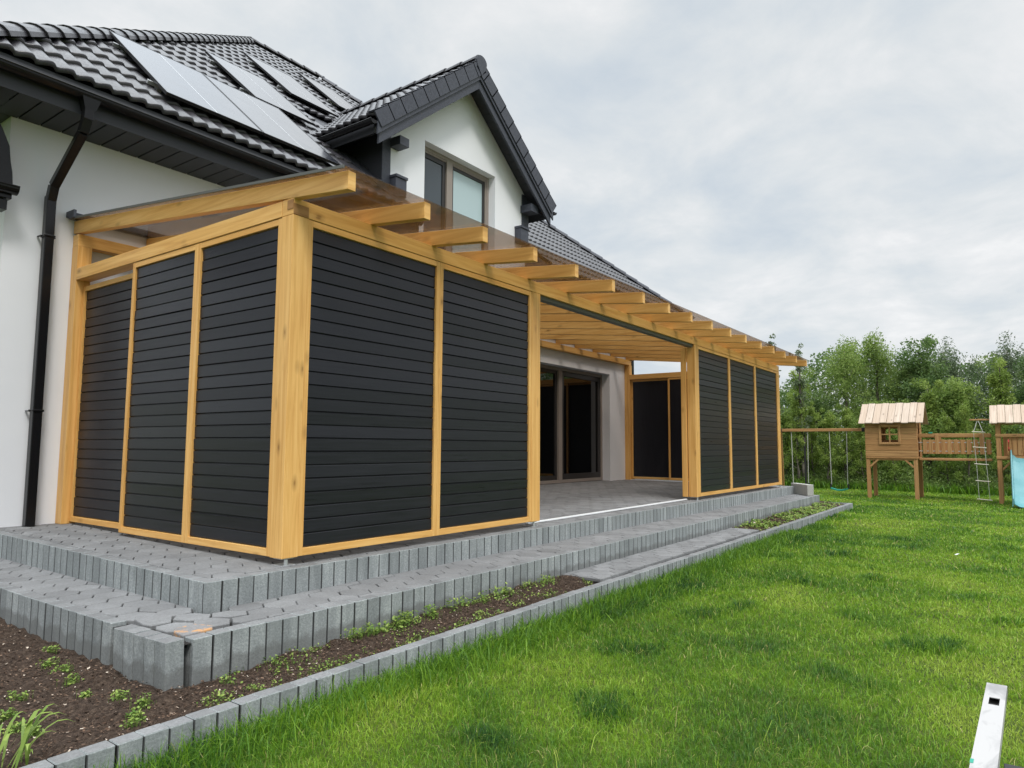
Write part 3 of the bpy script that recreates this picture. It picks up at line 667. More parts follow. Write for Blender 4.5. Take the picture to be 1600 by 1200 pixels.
# verge tiles, barge boards, underside
mb = MB(); mbb = MB(); mbs = MB()
for sg in (-1, 1):
    nn_ = int(dslope/.335)
    for k in range(nn_+1):
        s0, s1 = k*.335-.02, min(dslope+.02, (k+1)*.335+.01)
        if s1-s0 < .08: continue
        lift = .012
        def P(s, y, h): return Vector((DC+sg*(2.56-s*cD), y, 5.98+s*sD))+Vector((sg*sD, 0, cD))*h
        c = [P(s0, DY0-.05, -.20), P(s0, DY0-.05, .062+lift), P(s0, DY0-.02, -.20), P(s0, DY0-.02, .062+lift), P(s1, DY0-.05, -.20), P(s1, DY0-.05, .052), P(s1, DY0-.02, -.20), P(s1, DY0-.02, .052)]
        mb.hexa(c, 0)
        c = [P(s0, DY0-.05, .05), P(s0, DY0-.05, .067+lift), P(s0, DY0+.09, .05), P(s0, DY0+.09, .067+lift), P(s1, DY0-.05, .04), P(s1, DY0-.05, .057), P(s1, DY0+.09, .04), P(s1, DY0+.09, .057)]
        mb.hexa(c, 0)
    def Q(x, y, h): return Vector((DC+sg*x, y, 5.98+(2.56-x)*DP+h))
    for (y0_, y1_, h0, h1, xo) in ((DY0-.03, DY0+.0, -.33, -.12, 2.52), (DY0+.0, DY0+.045, -.50, -.13, 2.46)):
        mbb.hexa([Q(0.0, y0_, h0), Q(0.0, y0_, h1), Q(0.0, y1_, h0), Q(0.0, y1_, h1), Q(xo, y0_, h0), Q(xo, y0_, h1), Q(xo, y1_, h0), Q(xo, y1_, h1)], 0)
    xx = 0.02
    while xx < 2.4:
        mbs.hexa([Q(xx, DY0+.045, -.235), Q(xx, DY0+.045, -.215), Q(xx, YW-.002, -.235), Q(xx, YW-.002, -.215), Q(xx+.135, DY0+.045, -.235), Q(xx+.135, DY0+.045, -.215), Q(xx+.135, YW-.002, -.235), Q(xx+.135, YW-.002, -.215)], 0); xx += .14
    # boxed eaves along the sides and purlin ends
    xi = 2.10 if sg > 0 else 2.04
    mbs.hexa([Q(xi-.05, YW+.001, -.40), Q(xi-.05, YW+.001, -.18), Q(xi-.05, 10.0, -.40), Q(xi-.05, 10.0, -.18), Q(2.5, YW-.3, -.30), Q(2.5, YW-.3, -.05), Q(2.5, 10.0, -.30), Q(2.5, 10.0, -.05)], 0)
mb.build('verge_tiles', M_anth, house, bevel=.004); mbb.build('bargeboard', M_anth, house, bevel=.003); mbs.build('dormer_soffit', M_soffit, house)
mb = MB(); mb.box(DX0+.16, DX0+.37, 7.93, YW-.002, 5.80, 5.95, 0); mb.box(DX1-.26, DX1+.0, 7.90, YW-.002, 5.74, 5.90, 0); mb.build('purlin_end', M_anth, house, bevel=.004)
# cheeks and corner boards, flashing stubs
mb = MB(); mb.box(DX0-.012, DX0+.175, YW-.022, YW-.001, 5.0, WZT(DX0)+.0, 0); mb.box(DX1-.22, DX1+.012, YW-.022, YW-.001, 4.9, WZT(DX1), 0)
mb.build('corner_board', M_anth, house, bevel=.003)
mb = MB(); mb.prism([(DX0-.012, YW, 4.9), (DX0-.012, YW, 6.2), (DX0-.012, 9.6, 6.2)], (.03, 0, 0)); mb.prism([(DX1-.018, YW, 4.9), (DX1-.018, YW, 6.2), (DX1-.018, 9.6, 6.2)], (.03, 0, 0)); mb.build('cheek', M_soffit, house)
mb = MB()
for x0, x1, zt in ((DX0+.17, DX0+.42, 5.32), (DX1-.46, DX1-.2, 5.40)):
    mb.box(x0, x1, 8.02, YW-.003, zt-.34, zt-.05, 0); mb.box(x0-.01, x1+.012, 8.0, YW-.0035, zt-.045, zt, 0); pass
[mb.prism([(xq, 7.5, 4.22), (xq, 8.16, 4.22), (xq, 8.16, 5.06), (xq, 7.5, 4.50)], (.02, 0, 0)) for xq in (7.79, 11.69)]
mb.build('roof_flashing', M_anth, house, bevel=.003)
mb = MB(); mb.hexa([(6.9, 8.22, 5.10), (6.9, 8.22, 5.19), (8.05, 7.60, 4.62), (8.05, 7.60, 4.72), (7.62, 8.9, 5.72), (7.62, 8.9, 5.82), (7.95, 8.17, 5.12), (7.95, 8.17, 5.22)], 0) if False else None
mb.hexa([(DX0-.30, 7.75, EAZ+.20), (DX0-.30, 7.75, EAZ+.26), (DX0-.30, 9.55, EAZ+.20+1.8*PT), (DX0-.30, 9.55, EAZ+.26+1.8*PT), (DX0+.0, 7.75, EAZ+.18), (DX0+.0, 7.75, EAZ+.25), (DX0, 9.55, EAZ+.18+1.8*PT), (DX0, 9.55, EAZ+.25+1.8*PT)], 0)
mb.build('valley_flashing', M_soffit, house)
mb = MB(); gutter(mb, (DC-2.60, DY0-.03, 5.88), (DC-2.60, 9.2, 5.88), (-1, 0, 0), .06); gutter(mb, (DC+2.60, DY0-.03, 5.88), (DC+2.60, 9.2, 5.88), (1, 0, 0), .06); mb.build('dormer_gutter', M_gutter, house)
# small lower roof end seen at the left edge of the house
mb = MB()
mb.prism([(.9, 7.95, 3.38), (2.505, 7.95, 3.38), (2.49, 7.95, 3.56), (2.47, 7.95, 3.66), (2.45, 7.95, 3.82), (2.37, 7.95, 4.0), (2.20, 7.95, 4.28), (.9, 7.95, 4.6)], (0, .16, 0))
mb.box(.9, 2.475, 7.98, 8.12, 3.18, 3.28, 0); mb.box(.9, 2.50, 7.95, 8.12, 3.29, 3.375, 0)
gutter(mb, (.9, 7.93, 3.40), (2.535, 7.93, 3.40), (0, -1, 0), .07)
mb.build('side_canopy', M_gutter, house, bevel=.006)

import bmesh
for o in [c for c in house.children if c.name.split('.')[0] in ('gutter', 'fascia', 'soffit', 'bargeboard', 'verge_tiles', 'dormer_soffit', 'purlin_end', 'corner_board', 'cheek', 'roof_flashing', 'dormer_gutter')]:
    xs = DC-house.location.x; o2 = o.copy(); o2.data = o.data.copy(); COL.objects.link(o2)
    for ob, sg in ((o, 1), (o2, -1)):
        bm = bmesh.new(); bm.from_mesh(ob.data); bmesh.ops.delete(bm, geom=[f for f in bm.faces if (f.calc_center_median().x-xs)*sg > 0], context='FACES'); bm.to_mesh(ob.data); bm.free()
# solar panels
def solar(x0, x1, ya, yb, label, n=1):
    up = Vector((0, c40, s40)); nn = Vector((0, -s40, c40)); ex = Vector((1, 0, 0))
    O = Vector((x0, ya, EAZ+(ya-HYF)*PT))+nn*.15; Ln = (yb-ya)/c40
    t_ = thing('solar_panel', label, 'solar panel', O, 'solar panels on the tiled roof')
    def B(mb, a0, a1, s0, s1, h0, h1, t=0): mb.hexa([O+ex*a+up*s+nn*h for a in (a0, a1) for s in (s0, s1) for h in (h0, h1)], t)
    W = x1-x0; mb = MB(); f = .012
    B(mb, 0, W, 0, f, -.035, .003); B(mb, 0, W, Ln-f, Ln, -.035, .003); B(mb, 0, f, f, Ln-f, -.035, .003); B(mb, W-f, W, f, Ln-f, -.035, .003)
    mb.build('frame', M_alud, t_)
    mb = MB(); B(mb, f, W-f, f, Ln-f, -.006, 0); mb.build('cells', M_panel, t_)
    mb = MB(); B(mb, W/2-.004, W/2+.004, f, Ln-f, .0003, .0012); mb.build('busbar', M_alu, t_)
    for s in (Ln*.2, Ln*.8):
        mb = MB(); B(mb, -.06, W+.06, s-.02, s+.02, -.085, -.04)
        for a in (.05, W-.08): B(mb, a, a+.05, s-.06, s+.03, -.14, -.084)
        mb.build('mounting_rail', M_alu, t_)
    return t_
solar(3.86, 5.13, 7.83, 9.40, 'solar panel nearest the left eave, lowest and leftmost on the roof')
solar(5.145, 6.42, 7.83, 9.40, 'solar panel low on the roof, right beside the lowest leftmost panel')
solar(6.06, 7.20, 9.47, 11.0, 'solar panel in the second row up, one above the low pair')
solar(7.79, 8.94, 10.98, 12.62, 'solar panel in the third row up, left of the dormer ridge')
solar(9.86, 10.9, 12.1, 13.64, 'small-looking solar panel highest on the roof near the right hip')
# panel on the hip side, seen edge-on at the far left
up = Vector((c40, 0, s40)); nn = Vector((-s40, 0, c40)); O = Vector((HXL+3.2, 13.6, EAZ+3.2*PT))+nn*.15
t_ = thing('solar_panel', 'solar panel on the left hip face of the roof, cut by the photo edge', 'solar panel', O, 'solar panels on the tiled roof')
mb = MB(); mb.hexa([O+up*s+Vector((0, a, 0))+nn*h for s in (0, 2.0) for a in (0, 3.4) for h in (-.035, 0)], 0); mb.build('cells', M_panel, t_)

# ================================================================== PERGOLA
YP, XP = 4.333, 3.156; PZ0, BZ0, BZ1 = .058, 2.617, 2.745; PW = .142
XE = 16.40
per = thing('pergola', 'honey-coloured timber pergola with black slatted screens and bronze roof sheets on the terrace', 'pergola', (XP, YP, 0))
def part(name, f, m=M_wood, bevel=.004, parent=None, label=None):
    mb = MB(); f(mb); o = mb.build(name, m, parent or per, bevel=bevel)
    if label: o['label'] = label
    return o
part('post', lambda m: m.box(XP, XP+PW, YP, YP+PW, PZ0, BZ0-.001, .15))
part('post', lambda m: m.box(6.355, 6.52, YP, YP+PW, PZ0, BZ0-.001, .4))
part('post', lambda m: m.box(11.227, 11.37, YP, YP+PW, PZ0, BZ0-.001, .55))
part('jamb', lambda m: m.box(11.20, 11.25, YP+PW+.012, YP+PW+.10, PZ0, BZ0-.05, .7))
part('post', lambda m: m.box(16.26, XE, YP, YP+PW, PZ0, BZ0-.001, .6))
for x in (XP, XE-PW): part('post', lambda m: m.box(x, x+PW, 8.035, 8.176, .05, 2.995, .5))
part('beam', lambda m: m.box(XP+.001, XE, YP+.001, YP+PW-.002, BZ0+.001, BZ1, .35))                      # front
part('beam', lambda m: m.box(XP-.0015, XP+PW-.004, YP+PW, 8.032, BZ0+.001, BZ1-.002, .3)); part('beam', lambda m: m.box(XE-PW, XE-.002, YP+PW, 8.032, BZ0+.001, BZ1-.002, .3))
part('beam', lambda m: m.box(XP+.002, XE-.002, 8.045, 8.176, 2.997, 3.125, .4))
part('end_grain', lambda m: (m.box(XP-.003, XP+.001, YP+.002, YP+.074, BZ0+.045, BZ1-.012, 1.0), m.box(XP+.001, XP+PW-.004, YP-.0025, YP+.002, BZ0+.002, BZ0+.085, 1.0)), M_playwood, 0)
rx = [3.156, 3.93, 4.688, 5.473, 6.263, 7.10, 7.92, 8.72, 9.53, 10.37, 11.205, 12.01, 12.91, 13.73, 14.57, 15.48, 16.33]
SLP = (3.125+.012-2.745)/(8.10-4.40)
def rz(y, x): return 2.668+.0028*(x-3.2)*max(0, (4.4-y)/.68)+(y-3.722)*((2.748-2.668)/(4.40-3.722) if y < 4.4 else 0) if y < 4.4 else 2.748+(y-4.4)*SLP
for i, x in enumerate(rx):
    jy = 3.722+random.uniform(-.006, .006)
    y1 = YW-.008; zA = 2.748-(4.4-jy)*SLP+ .002*(x-3.2); zB = 2.748+(y1-4.4)*SLP
    h = .137
    part('rafter', lambda m: m.hexa([(xx, yy, zz+hh) for xx in (x, x+.07) for yy, zz in ((jy, zA), (y1, zB)) for hh in (0, h)], random.uniform(0, .8)))
# roof sheets with glazing strips
zs = lambda y, x=0: 2.748+(y-4.4)*SLP+.137+.004+.002*(x-3.2)*max(0, (4.4-y)/.68)
bounds = [3.10]+[rx[i]+.035 for i in range(2, 16, 2)]+[16.44]
for a, b_ in zip(bounds[:-1], bounds[1:]):
    y0, y1 = 3.70, YW-.012
    part('roof_sheet', lambda m: m.hexa([(xx, yy, zs(yy, xx)+hh) for xx in (a+.003, b_-.003) for yy in (y0, y1) for hh in (0, .010)], 0), M_tint, 0)
part('wall_flashing', lambda m: (m.box(3.075, 16.5, YW-.075, YW-.003, zs(YW)+.014, zs(YW)+.075, 0), m.box(3.07, 3.10, 7.98, YW-.078, zs(YW)-.02, zs(YW)+.070, 0)), M_anth, .003)
part('edge_trim', lambda m: m.hexa([(xx, yy, zs(yy)+hh) for xx in (3.088, 3.10) for yy in (3.70, 8.0) for hh in (-.004, .018)], 0), M_dull, 0)
part('guide_rail', lambda m: (m.box(6.53, 11.225, YP+.03, YP+.12, BZ0-.045, BZ0-.002, 0)), M_dull, .003)
part('floor_track', lambda m: (m.box(6.53, 11.22, 4.50, 4.54, .008, .026, 0)), M_track, .003)
for (x, y) in ((XP+.07, YP+.07), (6.44, YP+.07), (11.30, YP+.07), (16.33, YP+.07)):
    part('post_base', lambda m: (m.box(x-.05, x+.05, y-.05, y+.05, PZ0-.008, PZ0-.001, 0), m.tube([(x-.02, y-.055, .0), (x-.02, y-.055, PZ0-.009)], .014, 10), m.box(x-.06, x+.06, y-.06, y+.06, .0005, .008, 0)), M_galv, 0)
SZ0, SZ1 = .062, BZ0-.004
def screen(axis, a0, a1, front, inn, z0=SZ0, z1=SZ1, label=None, pitch=.1, m0=None):
    """slatted screen; axis 'x' spans x, front = outer y (or x) of the frame, inn = +1 depth direction"""
    fw, fd = .046, .06
    def B(m, s0, s1, d0, d1, zz0, zz1, t=None):
        d0, d1 = sorted((front+inn*d0, front+inn*d1))
        if axis == 'x': m.box(s0, s1, d0, d1, zz0, zz1, t)
        else: m.box(d0, d1, s0, s1, zz0, zz1, t)
    mb = MB()
    B(mb, a0, a0+fw, 0, fd, z0, z1); B(mb, a1-fw, a1, 0, fd, z0, z1); B(mb, a0+fw, a1-fw, .0015, fd, z0+.0, z0+.055); B(mb, a0+fw, a1-fw, .0015, fd, z1-.05, z1)
    fr = mb.build('screen_frame', M_wood, per, bevel=.0025)
    if label: fr['label'] = label
    mb = MB(); s0, s1 = a0+fw+.004, a1-fw-.004; z = z0+.058; zt = z1-.053
    n = round((zt-z)/pitch); p = (zt-z)/n
    for k in range(n):
        za, zb = z+k*p, z+(k+1)*p; dj = random.gauss(0, .0012); tl = random.gauss(0, .0010); t = random.random()
        # face board with rounded edges, tongue behind
        ou, ov = random.random()*40, random.random()*40
        prof = [(.033, za+.0005), (.022, za+.004), (.018+tl, za+.0075), (.018-tl, zb-.0080), (.0205, zb-.0056), (.033, zb-.0044), (.033, zb+.0005)]
        for q in range(len(prof)-1):
            (d0, q0), (d1, q1) = prof[q], prof[q+1]
            D0, D1 = front+inn*(d0+dj), front+inn*(d1+dj)
            pts = [(s0, D0, q0), (s1, D0, q0), (s1, D1, q1), (s0, D1, q1)] if axis == 'x' else [(D0, s1, q0), (D0, s0, q0), (D1, s0, q1), (D1, s1, q1)]
            if inn < 0: pts = pts[::-1]
            mb.poly(pts, [(ou, ov+q0), (ou+s1-s0, ov+q0), (ou+s1-s0, ov+q1), (ou, ov+q1)], t)
    B(mb, s0-.002, s1+.002, .034, .045, z, zt, .5)
    mb.build('slat_panel', M_slat, fr)
    return fr
screen('x', XP+PW+.001, 4.815, YP+.004, 1); screen('x', 4.817, 6.353, YP+.004, 1)
for a, b_ in ((11.372, 12.995), (12.997, 14.60), (14.602, 16.258)): screen('x', a, b_, YP+.004, 1)
screen('y', YP+PW+.001, 5.655, XP+.004, 1); screen('y', 5.657, 6.80, XP+.004, 1); screen('y', 6.70, 8.03, XP+.075, 1, .075, 2.555, 'slatted screen set back behind the other two, next to the wall post')
for a, b_, d in ((YP+PW+.001, 5.9, 0), (5.60, 6.99, .07), (6.93, 8.03, 0)): screen('y', a, b_, XE-.004-d, -1, z0=.075)
part('threshold_strip', lambda m: m.box(16.20, 16.25, 4.6, 8.0, .05, .062, 0), M_track, 0)
# floodlight on the wall beam
t_ = thing('wall_lamp', 'small grey floodlight fixed under the wall beam at the left end', 'lamp', (4.55, 8.0, 2.86))
mb = MB(); mb.obox((4.55, 7.93, 2.90), (.24, .05, .17), (R_(-35), 0, 0), 0); mb.build('housing', M_dull, t_, bevel=.008)
mb = MB(); mb.obox((4.55, 7.901, 2.88), (.21, .006, .14), (R_(-35), 0, 0), 0); mb.build('lens', M_glass, t_)
mb = MB(); mb.box(4.53, 4.57, 7.95, 8.03, 2.90, 2.93, 0); mb.build('bracket', M_dull, t_)

# ================================================================== PLAYGROUND
PX = 22.5
def pm(root): return lambda name, f, m=M_playwood, bevel=.008, **k: (lambda mb: (f(mb), mb.build(name, m, root, bevel=bevel))[1])(MB())
ph = thing('playhouse', 'wooden playhouse on stilts with a four-pane window and pale board roof', 'playhouse', (PX, 2.9, LZ)); P_ = pm(ph)
for x in (PX+.02, PX+1.15):
    for y in (2.27, 3.47): P_('leg', lambda m: m.box(x, x+.10, y, y+.10, LZ-.05, .62))
def walls(m):
    z = .655
    for k in range(6):
        zz = z+k*.166
        if 1 < k < 5:
            m.box(PX, PX+.03, 2.26, 2.72, zz, zz+.16); m.box(PX, PX+.03, 3.15, 3.575, zz, zz+.16)
        else: m.box(PX, PX+.03, 2.26, 3.575, zz, zz+.16)
        m.box(PX+1.2, PX+1.23, 2.26, 3.575, zz, zz+.16) if not 2 < k < 5 else (m.box(PX+1.2, PX+1.23, 2.26, 2.6, zz, zz+.16), m.box(PX+1.2, PX+1.23, 3.2, 3.575, zz, zz+.16))
        m.box(PX+.03, PX+1.2, 3.545, 3.575, zz, zz+.16)
        m.box(PX+.03, PX+.35, 2.262, 2.29, zz, zz+.16); m.box(PX+.85, PX+1.2, 2.262, 2.29, zz, zz+.16)
    for xx in (PX+.0, PX+1.23): pass
    m.prism([(PX+.03, 3.546, 1.65), (PX+1.2, 3.546, 1.65), (PX+.615, 3.546, 2.10)], (0, .028, 0), .5); m.prism([(PX+.03, 2.263, 1.65), (PX+1.2, 2.263, 1.65), (PX+.615, 2.263, 2.10)], (0, .028, 0), .5)
P_('wall', walls); P_('floor', lambda m: m.box(PX+.0, PX+1.23, 2.26, 3.575, .60, .65))
wf = P_('window', lambda m: (m.box(PX-.03, PX-.001, 2.66, 2.725, 1.0, 1.57, 0), m.box(PX-.03, PX-.001, 3.145, 3.21, 1.0, 1.57, 0), m.box(PX-.03, PX-.001, 2.725, 3.145, 1.505, 1.57, 0), m.box(PX-.03, PX-.001, 2.725, 3.145, 1.0, 1.065, 0), m.box(PX-.025, PX-.003, 2.915, 2.955, 1.065, 1.505, 0), m.box(PX-.023, PX-.004, 2.725, 2.915, 1.27, 1.305, 0), m.box(PX-.023, PX-.004, 2.955, 3.145, 1.27, 1.305, 0)), M_playwood)
for y, d in ((3.47, -1), (2.37, 1)): P_('brace', lambda m: m.bar((PX+.05, y, .36), (PX+.05, y+d*.26, .62), .05, .06, (1, 0, 0)))
P_('brace', lambda m: m.bar((PX+.05, 2.37, .58), (PX+.05, 3.47, .58), .05, .06))
def roofb(m, xc, y0, y1, zr, ze, half, n):
    for sg in (-1, 1):
        wv = (y1-y0)/n
        for k in range(n):
            a = y0+k*wv; dz = .012*(k % 2); lift = random.uniform(-.008, .008)
            q = [(xc, a+.004, zr+dz), (xc, a+.004, zr+dz+.022), (xc, a+wv-.004, zr+dz), (xc, a+wv-.004, zr+dz+.022),
                 (xc+sg*half, a+.004, ze+dz+lift), (xc+sg*half, a+.004, ze+dz+.022+lift), (xc+sg*half, a+wv-.004, ze+dz+lift), (xc+sg*half, a+wv-.004, ze+dz+.022+lift)]
            m.hexa(q)
P_('roof', lambda m: roofb(m, PX+.615, 2.08, 3.72, 2.19, 1.60, .76, 9), M_rooflath, .004)
# swing frame and swings
SX = PX+.6
sw = thing('swing_set', 'long timber swing beam running from the playhouse to a braced end frame', 'swing frame', (SX, 6.1, LZ)); P_ = pm(sw)
P_('beam', lambda m: m.box(SX-.045, SX+.045, 3.62, 6.25, 1.40, 1.49)); P_('bracket', lambda m: m.box(SX-.06, SX+.06, 3.575, 3.75, 1.385, 1.505, 0), M_black)
P_('bracket', lambda m: m.box(SX-.06, SX+.06, 6.06, 6.2, 1.385, 1.505, 0), M_black)
for sg in (-1, 1): P_('leg', lambda m: m.bar((SX+sg*.06, 6.13, 1.40), (SX+sg*.85, 6.3, LZ-.05), .09, .09, (0, 1, 0)))
def swing(y0, y1, zs_, label, seat):
    t_ = thing('swing', label, 'swing', (SX, (y0+y1)/2, zs_)); Q_ = pm(t_)
    for y in (y0, y1): Q_('rope', lambda m: m.tube([(SX, y, 1.40), (SX, y+(.02 if y == y0 else -.02), zs_+.12)], .011, 6), M_rope, 0); Q_('hanger', lambda m: m.tube([(SX, y, 1.47), (SX, y, 1.36)], .02, 6), M_galv, 0)
    pts = [(SX, y0+(y1-y0)*k/8, zs_-.055*math.sin(math.pi*k/8)) for k in range(9)]
    def st(m):
        for k in range(8):
            a, b_ = Vector(pts[k]), Vector(pts[k+1]); m.hexa([(p.x+dx, p.y, p.z+dz) for p in (a, b_) for dx in (-.075, .075) for dz in (-.01, .035)], 0)
    Q_('seat', st, seat, .006)
    for y in (y0, y1): Q_('clamp', lambda m: m.box(SX-.03, SX+.03, y-.02, y+.02, zs_-.01, zs_+.15, 0), M_black, .004)
swing(4.17, 4.66, -.34, 'swing with a green flexible plastic seat beside the playhouse', M_green)
swing(5.29, 5.78, -.34, 'swing nearer the pergola, its seat behind the concrete block', M_green)
# bridge
br = thing('play_bridge', 'wooden plank bridge with picket railings between playhouse and slide tower', 'bridge', (PX+.3, 1.3, .6)); P_ = pm(br)
for x, nm in ((PX+.25, 0), (PX+1.0, 1)):
    P_('rail', lambda m: m.box(x, x+.05, .56, 2.25, 1.21, 1.31))
    for k in range(11):
        y = 2.10-k*.148; P_('picket', lambda m: m.box(x-.02, x-.001, y-.05, y+.045, .74, 1.14 if k not in (2, 9) else 1.30))
    P_('rope', lambda m: (m.tube([(x+.015, .56, 1.06), (x+.015, 2.25, 1.06)], .012, 5), m.tube([(x+.015, .56, .82), (x+.015, 2.25, .82)], .012, 5)), M_rope, 0)
    P_('side_beam', lambda m: m.box(x, x+.05, .56, 2.25, .56, .62))
P_('deck', lambda m: [m.box(PX+.31, PX+.99, .58+k*.1, .67+k*.1, .60, .625) for k in range(17)])
# tower with roof, slide, ladder
tw = thing('play_tower', 'timber slide tower with pale board roof and plank balustrade at the right edge', 'play tower', (PX, 0, LZ)); P_ = pm(tw)
for x in (PX, PX+1.1):
    for y in (.34, -.80): P_('post', lambda m: m.box(x, x+.10, y, y+.10, LZ-.05, 1.66))
P_('roof', lambda m: roofb(m, PX+.6, -1.0, .56, 2.06, 1.56, .75, 9), M_rooflath, .004)
P_('rail', lambda m: (m.box(PX-.02, PX-.001, -.72, .45, 1.21, 1.29), m.box(PX-.02, PX-.001, -.72, .45, .62, .70)))
for k in range(4): P_('plank', lambda m: m.box(PX+.03, PX+.05, .21-k*.115-.1, .21-k*.115, .72, 1.20))
for k in range(8): P_('plank', lambda m: m.box(PX+1.12, PX+1.14, .30-k*.13-.11, .30-k*.13, .66, 1.25))
P_('floor', lambda m: m.box(PX+.0, PX+1.2, -.70, .34, .60, .66)); P_('brace', lambda m: m.bar((PX+.05, .33, .34), (PX+.05, .10, .60), .05, .06, (1, 0, 0)))
for k in range(3): P_('rung', lambda m: m.box(PX+.2, PX+1.1, .36, .40, -.35+k*.33, -.31+k*.33), M_rope)
P_('handle', lambda m: m.tube([(PX-.01, .17, 1.13), (PX-.06, .17, 1.08), (PX-.06, .17, .90), (PX-.01, .17, .85)], .016, 6), M_red, 0)
P_('ladder_arm', lambda m: m.box(PX+.25, PX+.30, .55, 1.02, 1.66, 1.70))
slt = thing('slide', 'faded turquoise plastic slide coming down from the tower at the right edge', 'slide', (21.6, -.1, LZ))
mb = MB(); path = [(PX+.02, .68), (PX-.25, .55), (PX-.65, .12), (PX-1.05, -.28), (PX-1.30, -.44), (PX-1.55, -.50)]
ys = [.155, .135, .115, .10, .0, -.19, -.38, -.48, -.495, -.515, -.535]; hs = [.0, .19, .19, .06, .0, -.02, 0, .06, .19, .19, .0]
for (xa, za), (xb, zb) in zip(path[:-1], path[1:]):
    for k in range(len(ys)-1): mb.poly([(xa, ys[k], za+hs[k]), (xb, ys[k], zb+hs[k]), (xb, ys[k+1], zb+hs[k+1]), (xa, ys[k+1], za+hs[k+1])], None, 0)
o = mb.build('trough', M_slide, slt); sm = o.modifiers.new('thick', 'SOLIDIFY'); sm.thickness = .02
t_ = thing('rope_ladder', 'hanging rope ladder with five pale rungs in front of the bridge', 'rope ladder', (PX+.2, .8, LZ)); Q_ = pm(t_)
LXx = PX+.1
for i, (y0, y1, z) in enumerate(((.67, .97, 1.345), (.655, .965, .93), (.63, .95, .48), (.61, .94, .03), (.59, .93, -.46))): Q_('rung', lambda m: m.tube([(LXx, y0, z-.01), (LXx, y1, z+.01)], .014, 6), M_rung, 0)
Q_('rope', lambda m: (m.tube([(PX+.27, .82, 1.66), (LXx, .72, 1.345), (LXx, .70, .93), (LXx, .68, .48), (LXx, .66, .03), (LXx, .64, -.46)], .007, 5), m.tube([(PX+.27, .84, 1.66), (LXx, .93, 1.345), (LXx, .92, .93), (LXx, .90, .48), (LXx, .89, .03), (LXx, .88, -.46)], .007, 5)), M_rope, 0)
mb = MB(); mb.box(PX+.24, PX+.27, 1.90, 2.0, 1.312, 1.35, 0); tag(setorigin(mb.build('climbing_hold', M_green, bevel=.006), (PX+.25, 1.95, 1.312)), 'small bright green plastic piece on the bridge rail', 'plastic toy')
mb = MB(); mb.box(25.98, 26.04, 6.03, 6.09, LZ-.1, .93, 0)
mb.box(25.97, 26.05, 6.02, 6.10, .93, .95, 0); tag(setorigin(mb.build('fence_post', M_black, bevel=.004), (26, 6.06, LZ)), 'thin black fence post in front of the trees behind the swing', 'fence post')

# ================================================================== FOREGROUND: spirit level on a work stand
t_ = thing('spirit_level', 'white aluminium spirit level with a square hand hole at the lower right', 'spirit level', (1.9, .09, .17))
LV0, LV1 = Vector((1.35, .105, .17)), Vector((2.633, .083, .17)); d = (LV1-LV0).normalized(); sd_ = Vector((-d.y, d.x, 0)); wl = .0255
mb = MB(); top = Vector((0, 0, .0)); th = Vector((0, 0, -.022)); Ln = (LV1-LV0).length
def PP(a, b2): return LV0+d*a+sd_*b2
h0, h1, hw = Ln-.215, Ln-.145, .0125
def LB(a0, a1, b0, b1, c0, c1): mb.hexa([p+Vector((0, 0, z_)) for p in (PP(a0, b0), PP(a0, b1), PP(a1, b0), PP(a1, b1)) for z_ in (c0, c1)], 0)
for c0, c1 in ((-.002, 0), (-.024, -.022)):
    for (a0, a1, b0, b1) in ((0, h0, -wl, wl), (h1, Ln, -wl, wl), (h0, h1, -wl, -hw), (h0, h1, hw, wl)): LB(a0, a1, b0, b1, c0, c1)
for b0, b1 in ((-wl, -wl+.003), (wl-.003, wl)): LB(0, Ln, b0, b1, -.022, -.002)
LB(Ln-.003, Ln, -wl+.003, wl-.003, -.022, -.002)
mb.build('body', M_white, t_)
mb = MB(); mb.hexa([p+z_ for p in (PP(.60, wl-.006), PP(.60, wl+.001), PP(.625, wl-.006), PP(.625, wl+.001)) for z_ in (th*.9, Vector((0, 0, .001)))], 0); mb.build('vial', M_green, t_)
t_ = thing('work_stand', 'black plastic work stand at the bottom right corner under the spirit level', 'work stand', (1.9, -.1, LZ)); Q_ = pm(t_)
Q_('top', lambda m: (m.obox((1.84, -.09, .125), (.46, .285, .04), (0, 0, R_(2)), 0), [m.obox((1.64+.065*k, -.09, .1455), (.02, .27, .004), (0, 0, R_(2)), 0) for k in range(7)]), M_black, .006)
for a, b2 in ((1.62, .0), (1.62, -.2), (1.98, .0), (1.98, -.2)): Q_('leg', lambda m: m.bar((a, b2, .105), (a+(.06 if a > 1.8 else -.06), b2+(.08 if b2 > -.1 else -.1), LZ), .035, .035, (1, 0, 0)), M_black, .003)

# litter and stain on the lawn
mb = MB(); mb.prism([(10.91, .71, LZ+.05), (10.955, .675, LZ+.062), (10.97, .70, LZ+.058), (10.93, .73, LZ+.05)], (0, 0, .004)); tag(setorigin(mb.build('paper_scrap', M_paper), (10.93, .7, LZ+.06)), 'tiny white paper scrap lying on the lawn', 'litter')

